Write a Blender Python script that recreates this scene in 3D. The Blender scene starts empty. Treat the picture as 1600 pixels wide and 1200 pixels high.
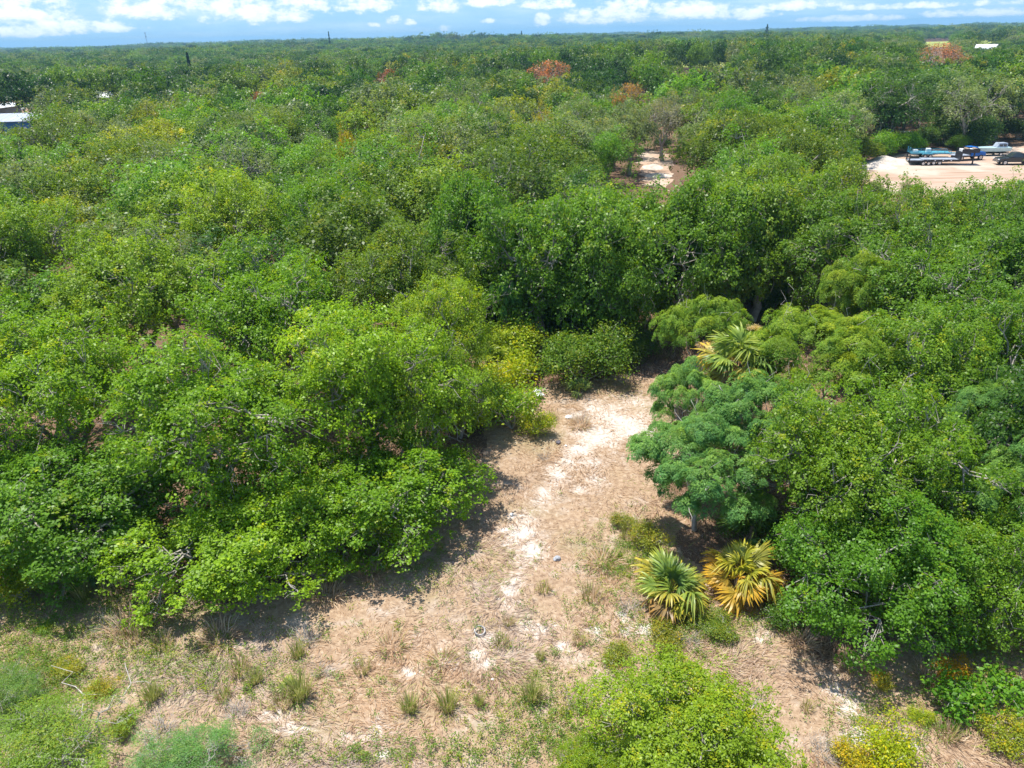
import bpy, math, random
import numpy as np
from mathutils import Vector, Matrix
R = math.radians
rng = np.random.default_rng(7)
random.seed(7)

# ------------------------------------------------------------------ camera
F, H, PITCH, ROLL = 1142.0, 18.0, R(25.5), R(1.4)
C = bpy.context.scene.collection
scene = bpy.context.scene
cP, sP, cR, sR = math.cos(PITCH), math.sin(PITCH), math.cos(ROLL), math.sin(ROLL)
right0, up0, fwd = np.array([1., 0, 0]), np.array([0, sP, cP]), np.array([0, cP, -sP])
right, up = cR * right0 - sR * up0, sR * right0 + cR * up0
cam = bpy.data.cameras.new('camera'); cam.sensor_width = 36; cam.lens = 36 * F / 1600
cam.clip_start = .5; cam.clip_end = 60000
cam_o = bpy.data.objects.new('camera', cam); C.objects.link(cam_o)
mw = Matrix(((right[0], up[0], -fwd[0], 0), (right[1], up[1], -fwd[1], 0), (right[2], up[2], -fwd[2], H), (0, 0, 0, 1)))
cam_o.matrix_world = mw
scene.camera = cam_o

def at(px, py, z=0.0):
    """world point at height z seen at photo pixel (1600 wide)"""
    d = (px - 800) / F * right - (py - 600) / F * up + fwd
    t = (z - H) / d[2]
    return np.array([d[0] * t, d[1] * t, z])
def project(x, y, z):
    v = np.stack([np.asarray(x, float), np.asarray(y, float), np.asarray(z, float) - H], -1)
    dep = v @ fwd
    return 800 + F * (v @ right) / dep, 600 - F * (v @ up) / dep, dep

# ------------------------------------------------------------------ world, sun, exposure
SUN_AZ, SUN_EL = R(-55), R(75)          # azimuth clockwise from +Y
sun_dir = Vector((math.sin(SUN_AZ) * math.cos(SUN_EL), math.cos(SUN_AZ) * math.cos(SUN_EL), math.sin(SUN_EL)))
world = bpy.data.worlds.new('World'); scene.world = world; world.use_nodes = True
nt = world.node_tree; nt.nodes.clear()

class NG:
    """tiny node helper"""
    def __init__(s, nt): s.nt = nt
    def n(s, typ, **kw):
        nd = s.nt.nodes.new(typ)
        for k, v in kw.items():
            if k.startswith('_'): continue
            setattr(nd, k, v)
        return nd
    def link(s, a, b): s.nt.links.new(a, b)
    def setin(s, nd, i, v):
        if v is None: return
        if isinstance(v, bpy.types.NodeSocket): s.nt.links.new(v, nd.inputs[i])
        else: nd.inputs[i].default_value = v
    def math(s, op, a, b=None, c=None, clamp=False):
        nd = s.n('ShaderNodeMath', operation=op, use_clamp=clamp)
        s.setin(nd, 0, a); s.setin(nd, 1, b); s.setin(nd, 2, c)
        return nd.outputs[0]
    def mix(s, f, a, b, mode='MIX'):
        nd = s.n('ShaderNodeMix', data_type='RGBA', blend_type=mode)
        s.setin(nd, 0, f)
        s.setin(nd, 6, a if isinstance(a, bpy.types.NodeSocket) else (*a, 1)[:4])
        s.setin(nd, 7, b if isinstance(b, bpy.types.NodeSocket) else (*b, 1)[:4])
        return nd.outputs[2]
    def noise(s, vec, scale, detail=4, rough=.5, dim='3D'):
        nd = s.n('ShaderNodeTexNoise', noise_dimensions=dim)
        if vec is not None: s.link(vec, nd.inputs['Vector'])
        nd.inputs['Scale'].default_value = scale; nd.inputs['Detail'].default_value = detail; nd.inputs['Roughness'].default_value = rough
        return nd.outputs[0]
    def ramp(s, f, stops):
        nd = s.n('ShaderNodeValToRGB'); s.link(f, nd.inputs[0]); cr = nd.color_ramp
        while len(cr.elements) < len(stops): cr.elements.new(.5)
        for e, (p, c) in zip(cr.elements, stops): e.position = p; e.color = (*c, 1)
        return nd.outputs[0]
    def sstep(s, x, a, b):
        nd = s.n('ShaderNodeMapRange', interpolation_type='SMOOTHSTEP'); s.setin(nd, 0, x)
        nd.inputs[1].default_value = a; nd.inputs[2].default_value = b
        return nd.outputs[0]

g = NG(nt)
sky = g.n('ShaderNodeTexSky', sky_type='NISHITA'); sky.sun_disc = False; sky.sun_elevation = SUN_EL; sky.sun_rotation = SUN_AZ
sky.air_density = 1.0; sky.dust_density = .4; sky.ozone_density = 2.0
tc = g.n('ShaderNodeTexCoord'); sep = g.n('ShaderNodeSeparateXYZ'); g.link(tc.outputs['Generated'], sep.inputs[0])
az = g.math('ARCTAN2', sep.outputs[0], sep.outputs[1]); el = g.math('ARCSINE', sep.outputs[2])
comb = g.n('ShaderNodeCombineXYZ'); g.link(az, comb.inputs[0]); g.link(g.math('MULTIPLY', el, 1.7), comb.inputs[1])
n1 = g.noise(comb.outputs[0], 42, 8, .66); n2 = g.noise(comb.outputs[0], 14, 4, .55)
def dirang(px, py):
    d = (px - 800) / F * right - (py - 600) / F * up + fwd
    return math.atan2(d[0], d[1]), math.asin(d[2] / np.linalg.norm(d))
CL = [(35, 22, 75, 22), (120, 44, 90, 11), (232, 16, 66, 18), (30, 52, 70, 9), (410, 22, 80, 20), (330, 8, 60, 12), (470, 8, 50, 14), (575, 10, 52, 14), (688, 10, 34, 13), (765, 4, 50, 10), (615, 34, 13, 7), (697, 46, 11, 6), (762, 33, 14, 5), (846, 35, 14, 12), (585, 40, 9, 4), (640, 36, 10, 5),
      (925, 28, 55, 13), (985, 20, 60, 18), (1080, 18, 60, 17), (860, 8, 50, 9), (1160, 24, 50, 9), (1250, 10, 60, 8), (1330, 30, 90, 5), (1420, 10, 120, 5), (1520, 22, 90, 6)]
field = None; shade = None
for (px, py, w, h) in CL:
    a, e = dirang(px, py); wa = w / F * 1.02; we = h / F * 1.15
    dx = g.math('MULTIPLY', g.math('SUBTRACT', az, a), 1 / wa)
    dy = g.math('MULTIPLY', g.math('SUBTRACT', el, e), 1 / we)
    dy2 = g.math('MAXIMUM', dy, g.math('MULTIPLY', dy, -1.7))       # flatter bases
    q = g.math('SUBTRACT', 1.0, g.math('MULTIPLY_ADD', dx, dx, g.math('MULTIPLY', dy2, dy2)))
    field = q if field is None else g.math('MAXIMUM', field, q)
cm = g.math('ADD', field, g.math('MULTIPLY', g.math('SUBTRACT', n1, .50), 4.6))
mask = g.sstep(cm, -.05, .8)
streak = g.n('ShaderNodeCombineXYZ'); g.link(az, streak.inputs[0]); g.link(g.math('MULTIPLY', el, 9.0), streak.inputs[1])
n3 = g.noise(streak.outputs[0], 6, 5, .6)
low = g.math('MULTIPLY', g.sstep(n3, .42, .72), .45)
# hazy blue air near the horizon, then broken cumulus and thin cloud streaks
skyc = g.mix(1.0, sky.outputs[0], (.15, .15, .15), 'MULTIPLY')
hz = g.math('SUBTRACT', 1.0, g.sstep(el, .03, .35))
base = g.mix(g.math('MULTIPLY', hz, .92), skyc, (.22, .43, .64))
grey = g.mix(g.sstep(n2, .4, .65), base, (.33, .52, .66))
base = g.mix(g.math('MULTIPLY', hz, .7), base, grey)
base = g.mix(g.math('MULTIPLY', low, hz), base, (.56, .66, .70))
ccol = g.mix(g.sstep(cm, .1, 1.5), (.50, .61, .72), (.84, .85, .84))
col = g.mix(g.math('MULTIPLY', mask, .93), base, ccol)
bg = g.n('ShaderNodeBackground'); g.link(col, bg.inputs[0]); bg.inputs[1].default_value = 1.0
out = g.n('ShaderNodeOutputWorld'); g.link(bg.outputs[0], out.inputs[0])

sl = bpy.data.lights.new('sun', 'SUN'); sl.energy = 4.6; sl.angle = R(.5); sl.color = (1, .955, .88)
so = bpy.data.objects.new('sun', sl); C.objects.link(so)
so.rotation_euler = (-sun_dir).to_track_quat('-Z', 'Y').to_euler()
scene.view_settings.view_transform = 'Standard'; scene.view_settings.look = 'None'
scene.view_settings.exposure = 0.76; scene.view_settings.gamma = 1
scene.cycles.max_bounces = 6; scene.cycles.diffuse_bounces = 3; scene.cycles.transmission_bounces = 3; scene.cycles.volume_bounces = 0

# ------------------------------------------------------------------ materials
def newmat(name):
    m = bpy.data.materials.new(name); m.use_nodes = True; m.node_tree.nodes.clear()
    return m, NG(m.node_tree)
def simple(name, col, rough=.6, metal=0, spec=.5, noise=0.0, scale=3.0, bump=0.0):
    m, q = newmat(name)
    p = q.n('ShaderNodeBsdfPrincipled'); p.inputs['Roughness'].default_value = rough; p.inputs['Metallic'].default_value = metal
    p.inputs['Specular IOR Level'].default_value = spec
    if noise or bump:
        t = q.n('ShaderNodeTexCoord'); nz = q.noise(t.outputs['Object'], scale, 5, .6)
        q.link(q.mix(q.sstep(nz, .3, .7), tuple(c * (1 - noise) for c in col), tuple(min(1, c * (1 + noise)) for c in col)), p.inputs['Base Color'])
        if bump:
            b = q.n('ShaderNodeBump'); b.inputs['Strength'].default_value = bump; q.link(nz, b.inputs['Height']); q.link(b.outputs[0], p.inputs['Normal'])
    else: p.inputs['Base Color'].default_value = (*col, 1)
    o = q.n('ShaderNodeOutputMaterial'); q.link(p.outputs[0], o.inputs[0])
    return m
def leafmat(name, tip=(1.9, 1.25, .7), trans=.46, gloss=.30, vary=.25, fixed=None, hue=-.016):
    """leaf colour = object colour x per-leaf variation ('rnd'); 'tip' marks young shoots"""
    m, q = newmat(name)
    oi = q.n('ShaderNodeObjectInfo')
    a = q.n('ShaderNodeAttribute', attribute_name='rnd'); b = q.n('ShaderNodeAttribute', attribute_name='tip')
    v = q.ramp(a.outputs['Fac'], [(0, (.7, .72, .65)), (.5, (1, 1, 1)), (.85, (1.35, 1.22, .9)), (1, (1.7, 1.45, 1.3))])
    c = q.mix(1.0, oi.outputs['Color'] if fixed is None else fixed, v, 'MULTIPLY')
    tipc = q.mix(1.0, c, tip, 'MULTIPLY')
    c = q.mix(b.outputs['Fac'], c, tipc)
    hs = q.n('ShaderNodeHueSaturation')
    q.link(q.math('MULTIPLY_ADD', oi.outputs['Random'], hue, .5 - hue / 2), hs.inputs[0])
    hs.inputs[1].default_value = 1.0
    q.link(q.math('MULTIPLY_ADD', oi.outputs['Random'], vary, 1 - vary / 2), hs.inputs[2]); q.link(c, hs.inputs[4])
    c = hs.outputs[0]
    p = q.n('ShaderNodeBsdfPrincipled'); q.link(c, p.inputs['Base Color']); p.inputs['Roughness'].default_value = .42
    p.inputs['Specular IOR Level'].default_value = gloss
    t = q.n('ShaderNodeBsdfTranslucent'); q.link(q.mix(1.0, c, (1.25, 1.25, .45), 'MULTIPLY'), t.inputs[0])
    mx = q.n('ShaderNodeMixShader'); mx.inputs[0].default_value = trans; q.link(p.outputs[0], mx.inputs[1]); q.link(t.outputs[0], mx.inputs[2])
    o = q.n('ShaderNodeOutputMaterial'); q.link(mx.outputs[0], o.inputs[0])
    return m
M_leaf = leafmat('broad_leaf')
M_fine = leafmat('fine_leaf', tip=(2.3, 1.45, .7), gloss=.12)
M_palm = leafmat('palm_leaf', tip=(1.7, 1.35, .8), trans=.35, gloss=.4, vary=.12)
M_bark = simple('bark', (.30, .27, .23), .9, noise=.35, scale=5, bump=.4)
M_twig = simple('pale_twig', (.42, .38, .33), .9, noise=.25, scale=6)
M_palmtrunk = simple('palm_trunk', (.2, .15, .11), .9, noise=.4, scale=14, bump=.6)

# dry blades
m, q = newmat('dry_blade')
a = q.n('ShaderNodeAttribute', attribute_name='rnd'); b = q.n('ShaderNodeAttribute', attribute_name='green'); gy = q.n('ShaderNodeAttribute', attribute_name='grey')
st = q.ramp(a.outputs['Fac'], [(0, (.24, .14, .085)), (.3, (.45, .28, .155)), (.7, (.59, .415, .255)), (1, (.71, .58, .42))])
gry = q.ramp(a.outputs['Fac'], [(0, (.25, .19, .155)), (1, (.60, .50, .43))])
gr = q.ramp(a.outputs['Fac'], [(0, (.14, .20, .03)), (.5, (.28, .38, .05)), (1, (.52, .52, .14))])
c = q.mix(b.outputs['Fac'], q.mix(gy.outputs['Fac'], st, gry), gr)
p = q.n('ShaderNodeBsdfPrincipled'); q.link(c, p.inputs['Base Color']); p.inputs['Roughness'].default_value = .6; p.inputs['Specular IOR Level'].default_value = .25
t = q.n('ShaderNodeBsdfTranslucent'); q.link(c, t.inputs[0])
mx = q.n('ShaderNodeMixShader'); mx.inputs[0].default_value = .42; q.link(p.outputs[0], mx.inputs[1]); q.link(t.outputs[0], mx.inputs[2])
o = q.n('ShaderNodeOutputMaterial'); q.link(mx.outputs[0], o.inputs[0])
M_blade = m

# ground: straw litter, white sand, brown leaf litter, from vertex masks broken up by noise
m, q = newmat('ground')
t = q.n('ShaderNodeTexCoord'); P = t.outputs['Object']
sa = q.n('ShaderNodeAttribute', attribute_name='sand'); li = q.n('ShaderNodeAttribute', attribute_name='litter')
nA = q.noise(P, .9, 6, .62); nB = q.noise(P, 6.0, 5, .65); nC = q.noise(P, 28, 3, .6); nD = q.noise(P, .25, 3, .5)
straw = q.ramp(nB, [(.25, (.19, .125, .08)), (.5, (.34, .235, .15)), (.75, (.46, .35, .235))])
straw = q.mix(q.sstep(nA, .5, .72), straw, (.40, .32, .25))
straw = q.mix(q.math('MULTIPLY', q.sstep(nD, .5, .7), .35), straw, (.22, .22, .09))
lit = q.ramp(nC, [(.3, (.07, .045, .032)), (.5, (.16, .098, .062)), (.75, (.27, .17, .105))])
c = q.mix(q.sstep(q.math('ADD', li.outputs['Fac'], q.math('MULTIPLY', q.math('SUBTRACT', nA, .5), .8)), .35, .65), straw, lit)
snz = q.math('ADD', q.math('MULTIPLY', q.math('SUBTRACT', nB, .5), 2.2), q.math('ADD', q.math('MULTIPLY', q.math('SUBTRACT', nC, .5), 1.2), q.math('MULTIPLY', q.math('SUBTRACT', nA, .5), 1.3)))
c = q.mix(q.math('MULTIPLY', q.sstep(q.math('ADD', sa.outputs['Fac'], q.math('MULTIPLY', snz, .5)), .0, .55), .7), c, (.47, .385, .31))
smask = q.sstep(q.math('ADD', sa.outputs['Fac'], snz), .38, .85)
sandc = q.ramp(nC, [(.3, (.44, .385, .33)), (.5, (.52, .475, .42)), (.7, (.58, .54, .49))])
c = q.mix(smask, c, sandc)
p = q.n('ShaderNodeBsdfPrincipled'); q.link(c, p.inputs['Base Color']); p.inputs['Roughness'].default_value = .95; p.inputs['Specular IOR Level'].default_value = .1
bu = q.n('ShaderNodeBump'); bu.inputs['Strength'].default_value = .6; bu.inputs['Distance'].default_value = .05; q.link(q.math('ADD', nB, nC), bu.inputs['Height']); q.link(bu.outputs[0], p.inputs['Normal'])
o = q.n('ShaderNodeOutputMaterial'); q.link(p.outputs[0], o.inputs[0])
M_ground = m
# yard dirt
m, q = newmat('yard_dirt')
t = q.n('ShaderNodeTexCoord'); mp = q.n('ShaderNodeMapping'); mp.inputs['Scale'].default_value = (.09, .8, 1); mp.inputs['Rotation'].default_value = (0, 0, R(12)); q.link(t.outputs['Object'], mp.inputs[0])
nA = q.noise(mp.outputs[0], 1.0, 5, .62); nB = q.noise(t.outputs['Object'], .12, 4, .6); nC = q.noise(t.outputs['Object'], 2.2, 5, .7)
c = q.ramp(nA, [(.3, (.26, .165, .105)), (.48, (.38, .265, .19)), (.65, (.43, .32, .24))])
c = q.mix(q.sstep(nB, .48, .62), c, (.46, .37, .29))
c = q.mix(q.math('MULTIPLY', q.sstep(nC, .62, .75), .6), c, (.33, .23, .15))
p = q.n('ShaderNodeBsdfPrincipled'); q.link(c, p.inputs['Base Color']); p.inputs['Roughness'].default_value = .95; p.inputs['Specular IOR Level'].default_value = .1
o = q.n('ShaderNodeOutputMaterial'); q.link(p.outputs[0], o.inputs[0])
M_yard = m
M_field = simple('field_grass', (.28, .32, .05), .9, noise=.25, scale=.05)
M_sandw = simple('white_sand', (.50, .44, .37), .95, noise=.2, scale=1.5, bump=.6, spec=.1)

# ------------------------------------------------------------------ helpers
def tag(o, label=None, cat=None, group=None, kind=None):
    if label: o['label'] = label
    if cat: o['category'] = cat
    if group: o['group'] = group
    if kind: o['kind'] = kind
    return o
def quadmesh(name, V, Q, mat, attrs=None, smooth=False):
    V = np.asarray(V, np.float32).reshape(-1, 3); Q = np.asarray(Q, np.int32).reshape(-1, 4)
    me = bpy.data.meshes.new(name)
    me.vertices.add(len(V)); me.vertices.foreach_set('co', V.ravel())
    me.loops.add(Q.size); me.loops.foreach_set('vertex_index', Q.ravel())
    me.polygons.add(len(Q)); me.polygons.foreach_set('loop_start', np.arange(0, Q.size, 4, dtype=np.int32))
    if smooth: me.polygons.foreach_set('use_smooth', np.ones(len(Q), bool))
    me.update(calc_edges=True)
    for k, (dom, arr) in (attrs or {}).items():
        at_ = me.attributes.new(k, 'FLOAT', dom); at_.data.foreach_set('value', np.asarray(arr, np.float32).ravel())
    me.materials.append(mat)
    return me
def link(name, me, parent=None, loc=None):
    o = bpy.data.objects.new(name, me); C.objects.link(o)
    if parent: o.parent = parent
    if loc is not None: o.location = loc
    return o
def empty(name, loc, rz=0, sc=1.0):
    o = bpy.data.objects.new(name, None); C.objects.link(o); o.empty_display_size = .3
    o.location = loc; o.rotation_euler = (0, 0, rz); o.scale = (sc, sc, sc) if np.isscalar(sc) else sc
    return o
def norm(v): return v / np.maximum(np.linalg.norm(v, axis=-1, keepdims=True), 1e-9)
def leaves(cen, d, n, L, W, fold=.25):
    """one folded rhombus per leaf"""
    d = norm(d - n * (d * n).sum(-1, keepdims=True)); s = np.cross(n, d)
    L = np.asarray(L).reshape(-1, 1) * np.ones((len(cen), 1)); W = np.asarray(W).reshape(-1, 1) * np.ones((len(cen), 1))
    a = cen - d * L * .5; b = cen + s * W * .5 + d * L * .05 + n * W * fold; c = cen + d * L * .5; e = cen - s * W * .5 + d * L * .05 + n * W * fold
    V = np.stack([a, b, c, e], 1).reshape(-1, 3)
    return V, np.arange(len(V)).reshape(-1, 4)
def tubes(polys, sides=5):
    """polys: list of (points Nx3, radii N)"""
    VV, QQ, off = [], [], 0
    for pts, rad in polys:
        pts = np.asarray(pts, float); rad = np.asarray(rad, float)
        tan = norm(np.gradient(pts, axis=0)); ref = np.array([.31, .17, .93]) if abs(tan[0][2]) < .9 else np.array([1., .1, 0])
        u = norm(np.cross(tan, ref)); v = np.cross(tan, u)
        th = np.linspace(0, 2 * np.pi, sides, endpoint=False)
        ring = pts[:, None] + rad[:, None, None] * (np.cos(th)[None, :, None] * u[:, None] + np.sin(th)[None, :, None] * v[:, None])
        n = len(pts); VV.append(ring.reshape(-1, 3))
        i = np.arange(n - 1)[:, None] * sides; j = np.arange(sides)[None]; k = (j + 1) % sides
        QQ.append((np.stack([i + j, i + k, i + sides + k, i + sides + j], -1)).reshape(-1, 4) + off); off += n * sides
    return np.concatenate(VV), np.concatenate(QQ)
def bend(p0, p1, n=5, sag=.0, wob=.1, r=rng):
    t = np.linspace(0, 1, n)[:, None]; p = p0 + (p1 - p0) * t; L = np.linalg.norm(p1 - p0)
    p[1:-1] += r.normal(0, wob * L * .3, (n - 2, 3)); p[:, 2] += sag * L * (t[:, 0] * (1 - t[:, 0])) * 4
    return p

# ------------------------------------------------------------------ tree meshes
def oak(seed, Rc=4.5, Ht=9.0, nl=42, spl=42, lps=38, leaf=.125, flat=.72, low=-.35, openness=0.0, limbs=True, sprayr=.24, tipp=.12, drop=1.0, moss=False, bw=1.0, skirt=0.0):
    r = np.random.default_rng(seed)
    zc = Ht - Rc * flat * 1.08
    i = np.arange(nl) + .5; ph = np.pi * (1 + 5 ** .5) * i
    zz = 1 - (1 - low) * i / nl; rr = np.sqrt(1 - zz ** 2)
    D = np.stack([np.cos(ph) * rr, np.sin(ph) * rr, zz], 1) + r.normal(0, .16, (nl, 3)); D = norm(D)
    asym = 1 + .16 * np.sin(2 * np.arctan2(D[:, 1], D[:, 0]) + seed) + .10 * np.sin(3 * np.arctan2(D[:, 1], D[:, 0]) + seed * 2.3)
    lr = Rc * r.uniform(.15, .30, nl)
    if skirt: D[:, :2] *= (1 + skirt * np.clip(-D[:, 2:] + .15, 0, 1) / np.maximum(np.linalg.norm(D[:, :2], axis=1, keepdims=True), .3))
    dist = (r.uniform(.5, 1.04, nl) * Rc - lr * .35) * asym
    LC = D * dist[:, None] * [1, 1, flat] + [0, 0, zc]
    # inner lobes fill the heart of the crown
    ni = nl // 3; LC = np.vstack([LC, norm(r.normal(0, 1, (ni, 3))) * (r.uniform(.1, .5, (ni, 1)) * Rc) * [1, 1, flat] + [0, 0, zc]]); lr = np.append(lr, Rc * r.uniform(.2, .32, ni))
    # sprays
    cnt = np.maximum(3, (spl * (lr / (Rc * .28)) ** 2).astype(int)); lob = np.repeat(np.arange(len(LC)), cnt)
    outw = norm((LC - [0, 0, zc]) * [1, 1, 1 / flat])[lob]
    sd = norm(norm(r.normal(0, 1, (len(lob), 3))) + outw * .45 + np.array([0, 0, .45]))
    keep = r.random(len(lob)) > openness; lob, sd, outw = lob[keep], sd[keep], outw[keep]
    rad = lr[lob] * r.uniform(.6, 1.3, len(lob)) * (1 + .12 * np.sin(sd[:, 0] * 7 + seed))
    rad = np.where(r.random(len(lob)) < .05, rad * r.uniform(1.15, 1.5, len(lob)), rad)
    SC = LC[lob] + sd * rad[:, None] * [1, 1, .82]
    hole = np.zeros(len(SC))                     # irregular thin places in the crown
    for _ in range(7):
        w_ = norm(r.normal(0, 1, 3)) * r.uniform(2.2, 6.5) / (Rc / 4.5); hole += np.sin(SC @ w_ + r.uniform(0, 6.28))
    kp = (hole > -1.75) | (r.random(len(SC)) < .22); SC, sd, lob, outw = SC[kp], sd[kp], lob[kp], outw[kp]
    hgt = (SC[:, 2] - zc) / (Rc * flat)
    # leaves
    k = r.poisson(lps, len(SC)); sp = np.repeat(np.arange(len(SC)), k); n = len(sp)
    off = r.normal(0, 1, (n, 3)); off -= sd[sp] * (off * sd[sp]).sum(-1, keepdims=True) * .45
    srad = sprayr * r.uniform(.7, 1.25, len(SC)) * (Rc / 4.5) ** .5
    P_ = SC[sp] + off * srad[sp][:, None]
    if moss: P_[:, 2] -= np.abs(r.normal(0, .5, n)) * (r.random(n) < .35)
    nn = norm(sd[sp] * .7 + np.array([0, 0, .75]) + r.normal(0, .55, (n, 3))); dd = norm(r.normal(0, 1, (n, 3)) + off * .5 - np.array([0, 0, .3 * drop]))
    sz = leaf * r.uniform(.5, 1.45, n)
    V, Q = leaves(P_, dd, nn, sz, sz * .62 * bw)
    rnd = np.clip(r.normal(.45, .2, n) + r.normal(0, .10, len(SC))[sp] + r.normal(0, .09, len(LC))[lob[sp]], 0, 1)
    tipm = (r.random(len(SC)) < tipp * np.clip(hgt + .3, 0, 1.5))[sp] * r.uniform(.3, 1, n) * (np.linalg.norm(off, axis=1) < 1.8)
    crown = quadmesh('crown', V, Q, M_leaf, {'rnd': ('FACE', rnd), 'tip': ('FACE', tipm)})
    # trunk, limbs, branches
    polys = []; fork = np.array([r.normal(0, .2), r.normal(0, .2), max(.6, zc * .38)])
    tr = .05 * Ht * .75
    polys.append((bend(np.zeros(3), fork, 5, 0, .12, r), np.linspace(tr * 1.25, tr * .8, 5)))
    nm = 6 if limbs else 4
    ends = []
    for j in range(nm):
        a = j / nm * 6.283 + r.uniform(-.3, .3); e = np.array([math.cos(a) * Rc * .5, math.sin(a) * Rc * .5, zc + r.uniform(-.15, .35) * Rc * flat])
        b_ = bend(fork, e, 7, .10, .25, r); polys.append((b_, np.linspace(tr * .55, tr * .2, 7))); ends.append(b_)
    if limbs:
        for j in range(nl):
            e = LC[j]; allp = np.concatenate([x[2:] for x in ends]); s0 = allp[np.argmin(np.linalg.norm(allp - e, axis=1) + r.uniform(0, .5, len(allp)))]
            b_ = bend(s0, e, 6, .05, .3, r); polys.append((b_, np.linspace(tr * .18, tr * .06, 6)))
            for _ in range(5):
                t_ = e + norm(r.normal(0, 1, 3) + D[j] * .9 + [0, 0, .4]) * lr[j] * r.uniform(.7, 1.12)
                polys.append((bend(b_[r.integers(3, 6)], t_, 4, 0, .35, r), np.linspace(tr * .065, .006, 4)))
    TV, TQ = tubes(polys, 5)
    trunk = quadmesh('trunk', TV, TQ, M_bark, smooth=True)
    return crown, trunk

def feathery(seed, Rc=3.2, Ht=6.0, nc=34, flat=.55, spread=1.0, low=-.15, leaf=.17, cr_=(.13, .33), puffs=26):
    """umbrella tree: flat cushions of fine drooping leaflets"""
    r = np.random.default_rng(seed); zc = Ht - Rc * flat - .2
    i = np.arange(nc) + .5; ph = np.pi * (1 + 5 ** .5) * i; zz = 1 - (1 - low) * i / nc; rr = np.sqrt(1 - zz ** 2)
    D = norm(np.stack([np.cos(ph) * rr, np.sin(ph) * rr, zz], 1) + r.normal(0, .2, (nc, 3)))
    CC = D * (Rc * r.uniform(.55, 1.0, nc))[:, None] * [1, 1, flat] + [0, 0, zc]
    cr = Rc * r.uniform(*cr_, nc)
    # small puffs on each cushion dome
    np_ = puffs; cu = np.repeat(np.arange(nc), np_); a = r.uniform(0, 6.283, nc * np_); q_ = np.sqrt(r.uniform(0, 1, nc * np_))
    PX = np.stack([np.cos(a) * q_, np.sin(a) * q_, (1 - q_ ** 2) * .42 - .15 + r.normal(0, .13, nc * np_)], 1) * cr[cu][:, None]
    PC = CC[cu] + PX + D[cu] * 0.0
    pn = norm(np.stack([np.cos(a) * q_ * .9, np.sin(a) * q_ * .9, np.full(nc * np_, .75)], 1)); pr = .17 * r.uniform(.45, 1.6, nc * np_) * (Rc / 3.2) ** .5
    # pinnate fronds from each puff
    nf = 13; fu = np.repeat(np.arange(len(PC)), nf); m_ = len(fu)
    fa = r.uniform(0, 6.283, m_); u = norm(np.cross(pn, [.3, .8, .1])); v = np.cross(pn, u)
    fd = u[fu] * np.cos(fa)[:, None] + v[fu] * np.sin(fa)[:, None]
    nlf = 7; lu = np.repeat(np.arange(m_), nlf); tt = np.tile(np.linspace(.15, 1, nlf), m_); n = len(lu)
    Lf = pr[fu] * r.uniform(1.0, 1.9, m_)
    base = PC[fu][lu] + fd[lu] * (tt * Lf[lu])[:, None] + pn[fu][lu] * ((.35 - .75 * tt ** 2) * Lf[lu] * .8)[:, None]
    side = norm(np.cross(fd[lu], pn[fu][lu])); sg = np.where(r.random(n) < .5, 1, -1)[:, None]
    ld = norm(side * sg + fd[lu] * .4 - np.array([0, 0, .25]) + r.normal(0, .18, (n, 3)))
    nn = norm(pn[fu][lu] + [0, 0, .5] + fd[lu] * .25 + r.normal(0, .3, (n, 3)))
    L = leaf * r.uniform(.6, 1.1, n) * (1 - .5 * np.abs(tt - .5))
    V, Q = leaves(base + ld * L[:, None] * .4, ld, nn, L, L * .27, .1)
    rnd = np.clip(r.normal(.45, .2, n) + r.normal(0, .18, len(PC))[fu[lu]] + r.normal(0, .12, nc)[cu[fu[lu]]], 0, 1)
    tip = np.clip((PX[:, 2] / cr[cu])[fu[lu]] * 1.1 + .25 + r.normal(0, .15, n), 0, .9) * (.45 + .55 * (r.random(nc)[cu[fu[lu]]]))
    crown = quadmesh('crown', V, Q, M_fine, {'rnd': ('FACE', rnd), 'tip': ('FACE', tip)})
    polys = []; tr = .11; fork = np.array([r.normal(0, .15), r.normal(0, .15), Ht * .3])
    polys.append((bend(np.zeros(3), fork, 4, 0, .1, r), np.linspace(tr * 1.2, tr * .9, 4))); ends = []
    for j in range(6):
        a_ = j / 6 * 6.283; e = np.array([math.cos(a_) * Rc * .5, math.sin(a_) * Rc * .5, zc + r.uniform(-.1, .15)]); b_ = bend(fork, e, 6, .08, .2, r); polys.append((b_, np.linspace(tr * .6, tr * .25, 6))); ends.append(b_)
    allp = np.concatenate([x[2:] for x in ends])
    for j in range(nc):
        s0 = allp[np.argmin(np.linalg.norm(allp - CC[j], axis=1))]; polys.append((bend(s0, CC[j], 5, .05, .3, r), np.linspace(tr * .22, .012, 5)))
        if j % 4 == 0: polys.append((bend(CC[j], CC[j] + norm(D[j] + [0, 0, .6] + r.normal(0, .4, 3)) * Rc * r.uniform(.25, .4), 5, 0, .4, r), np.linspace(.018, .005, 5)))
    TV, TQ = tubes(polys, 5)
    return crown, quadmesh('trunk', TV, TQ, M_twig, smooth=True)

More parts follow.
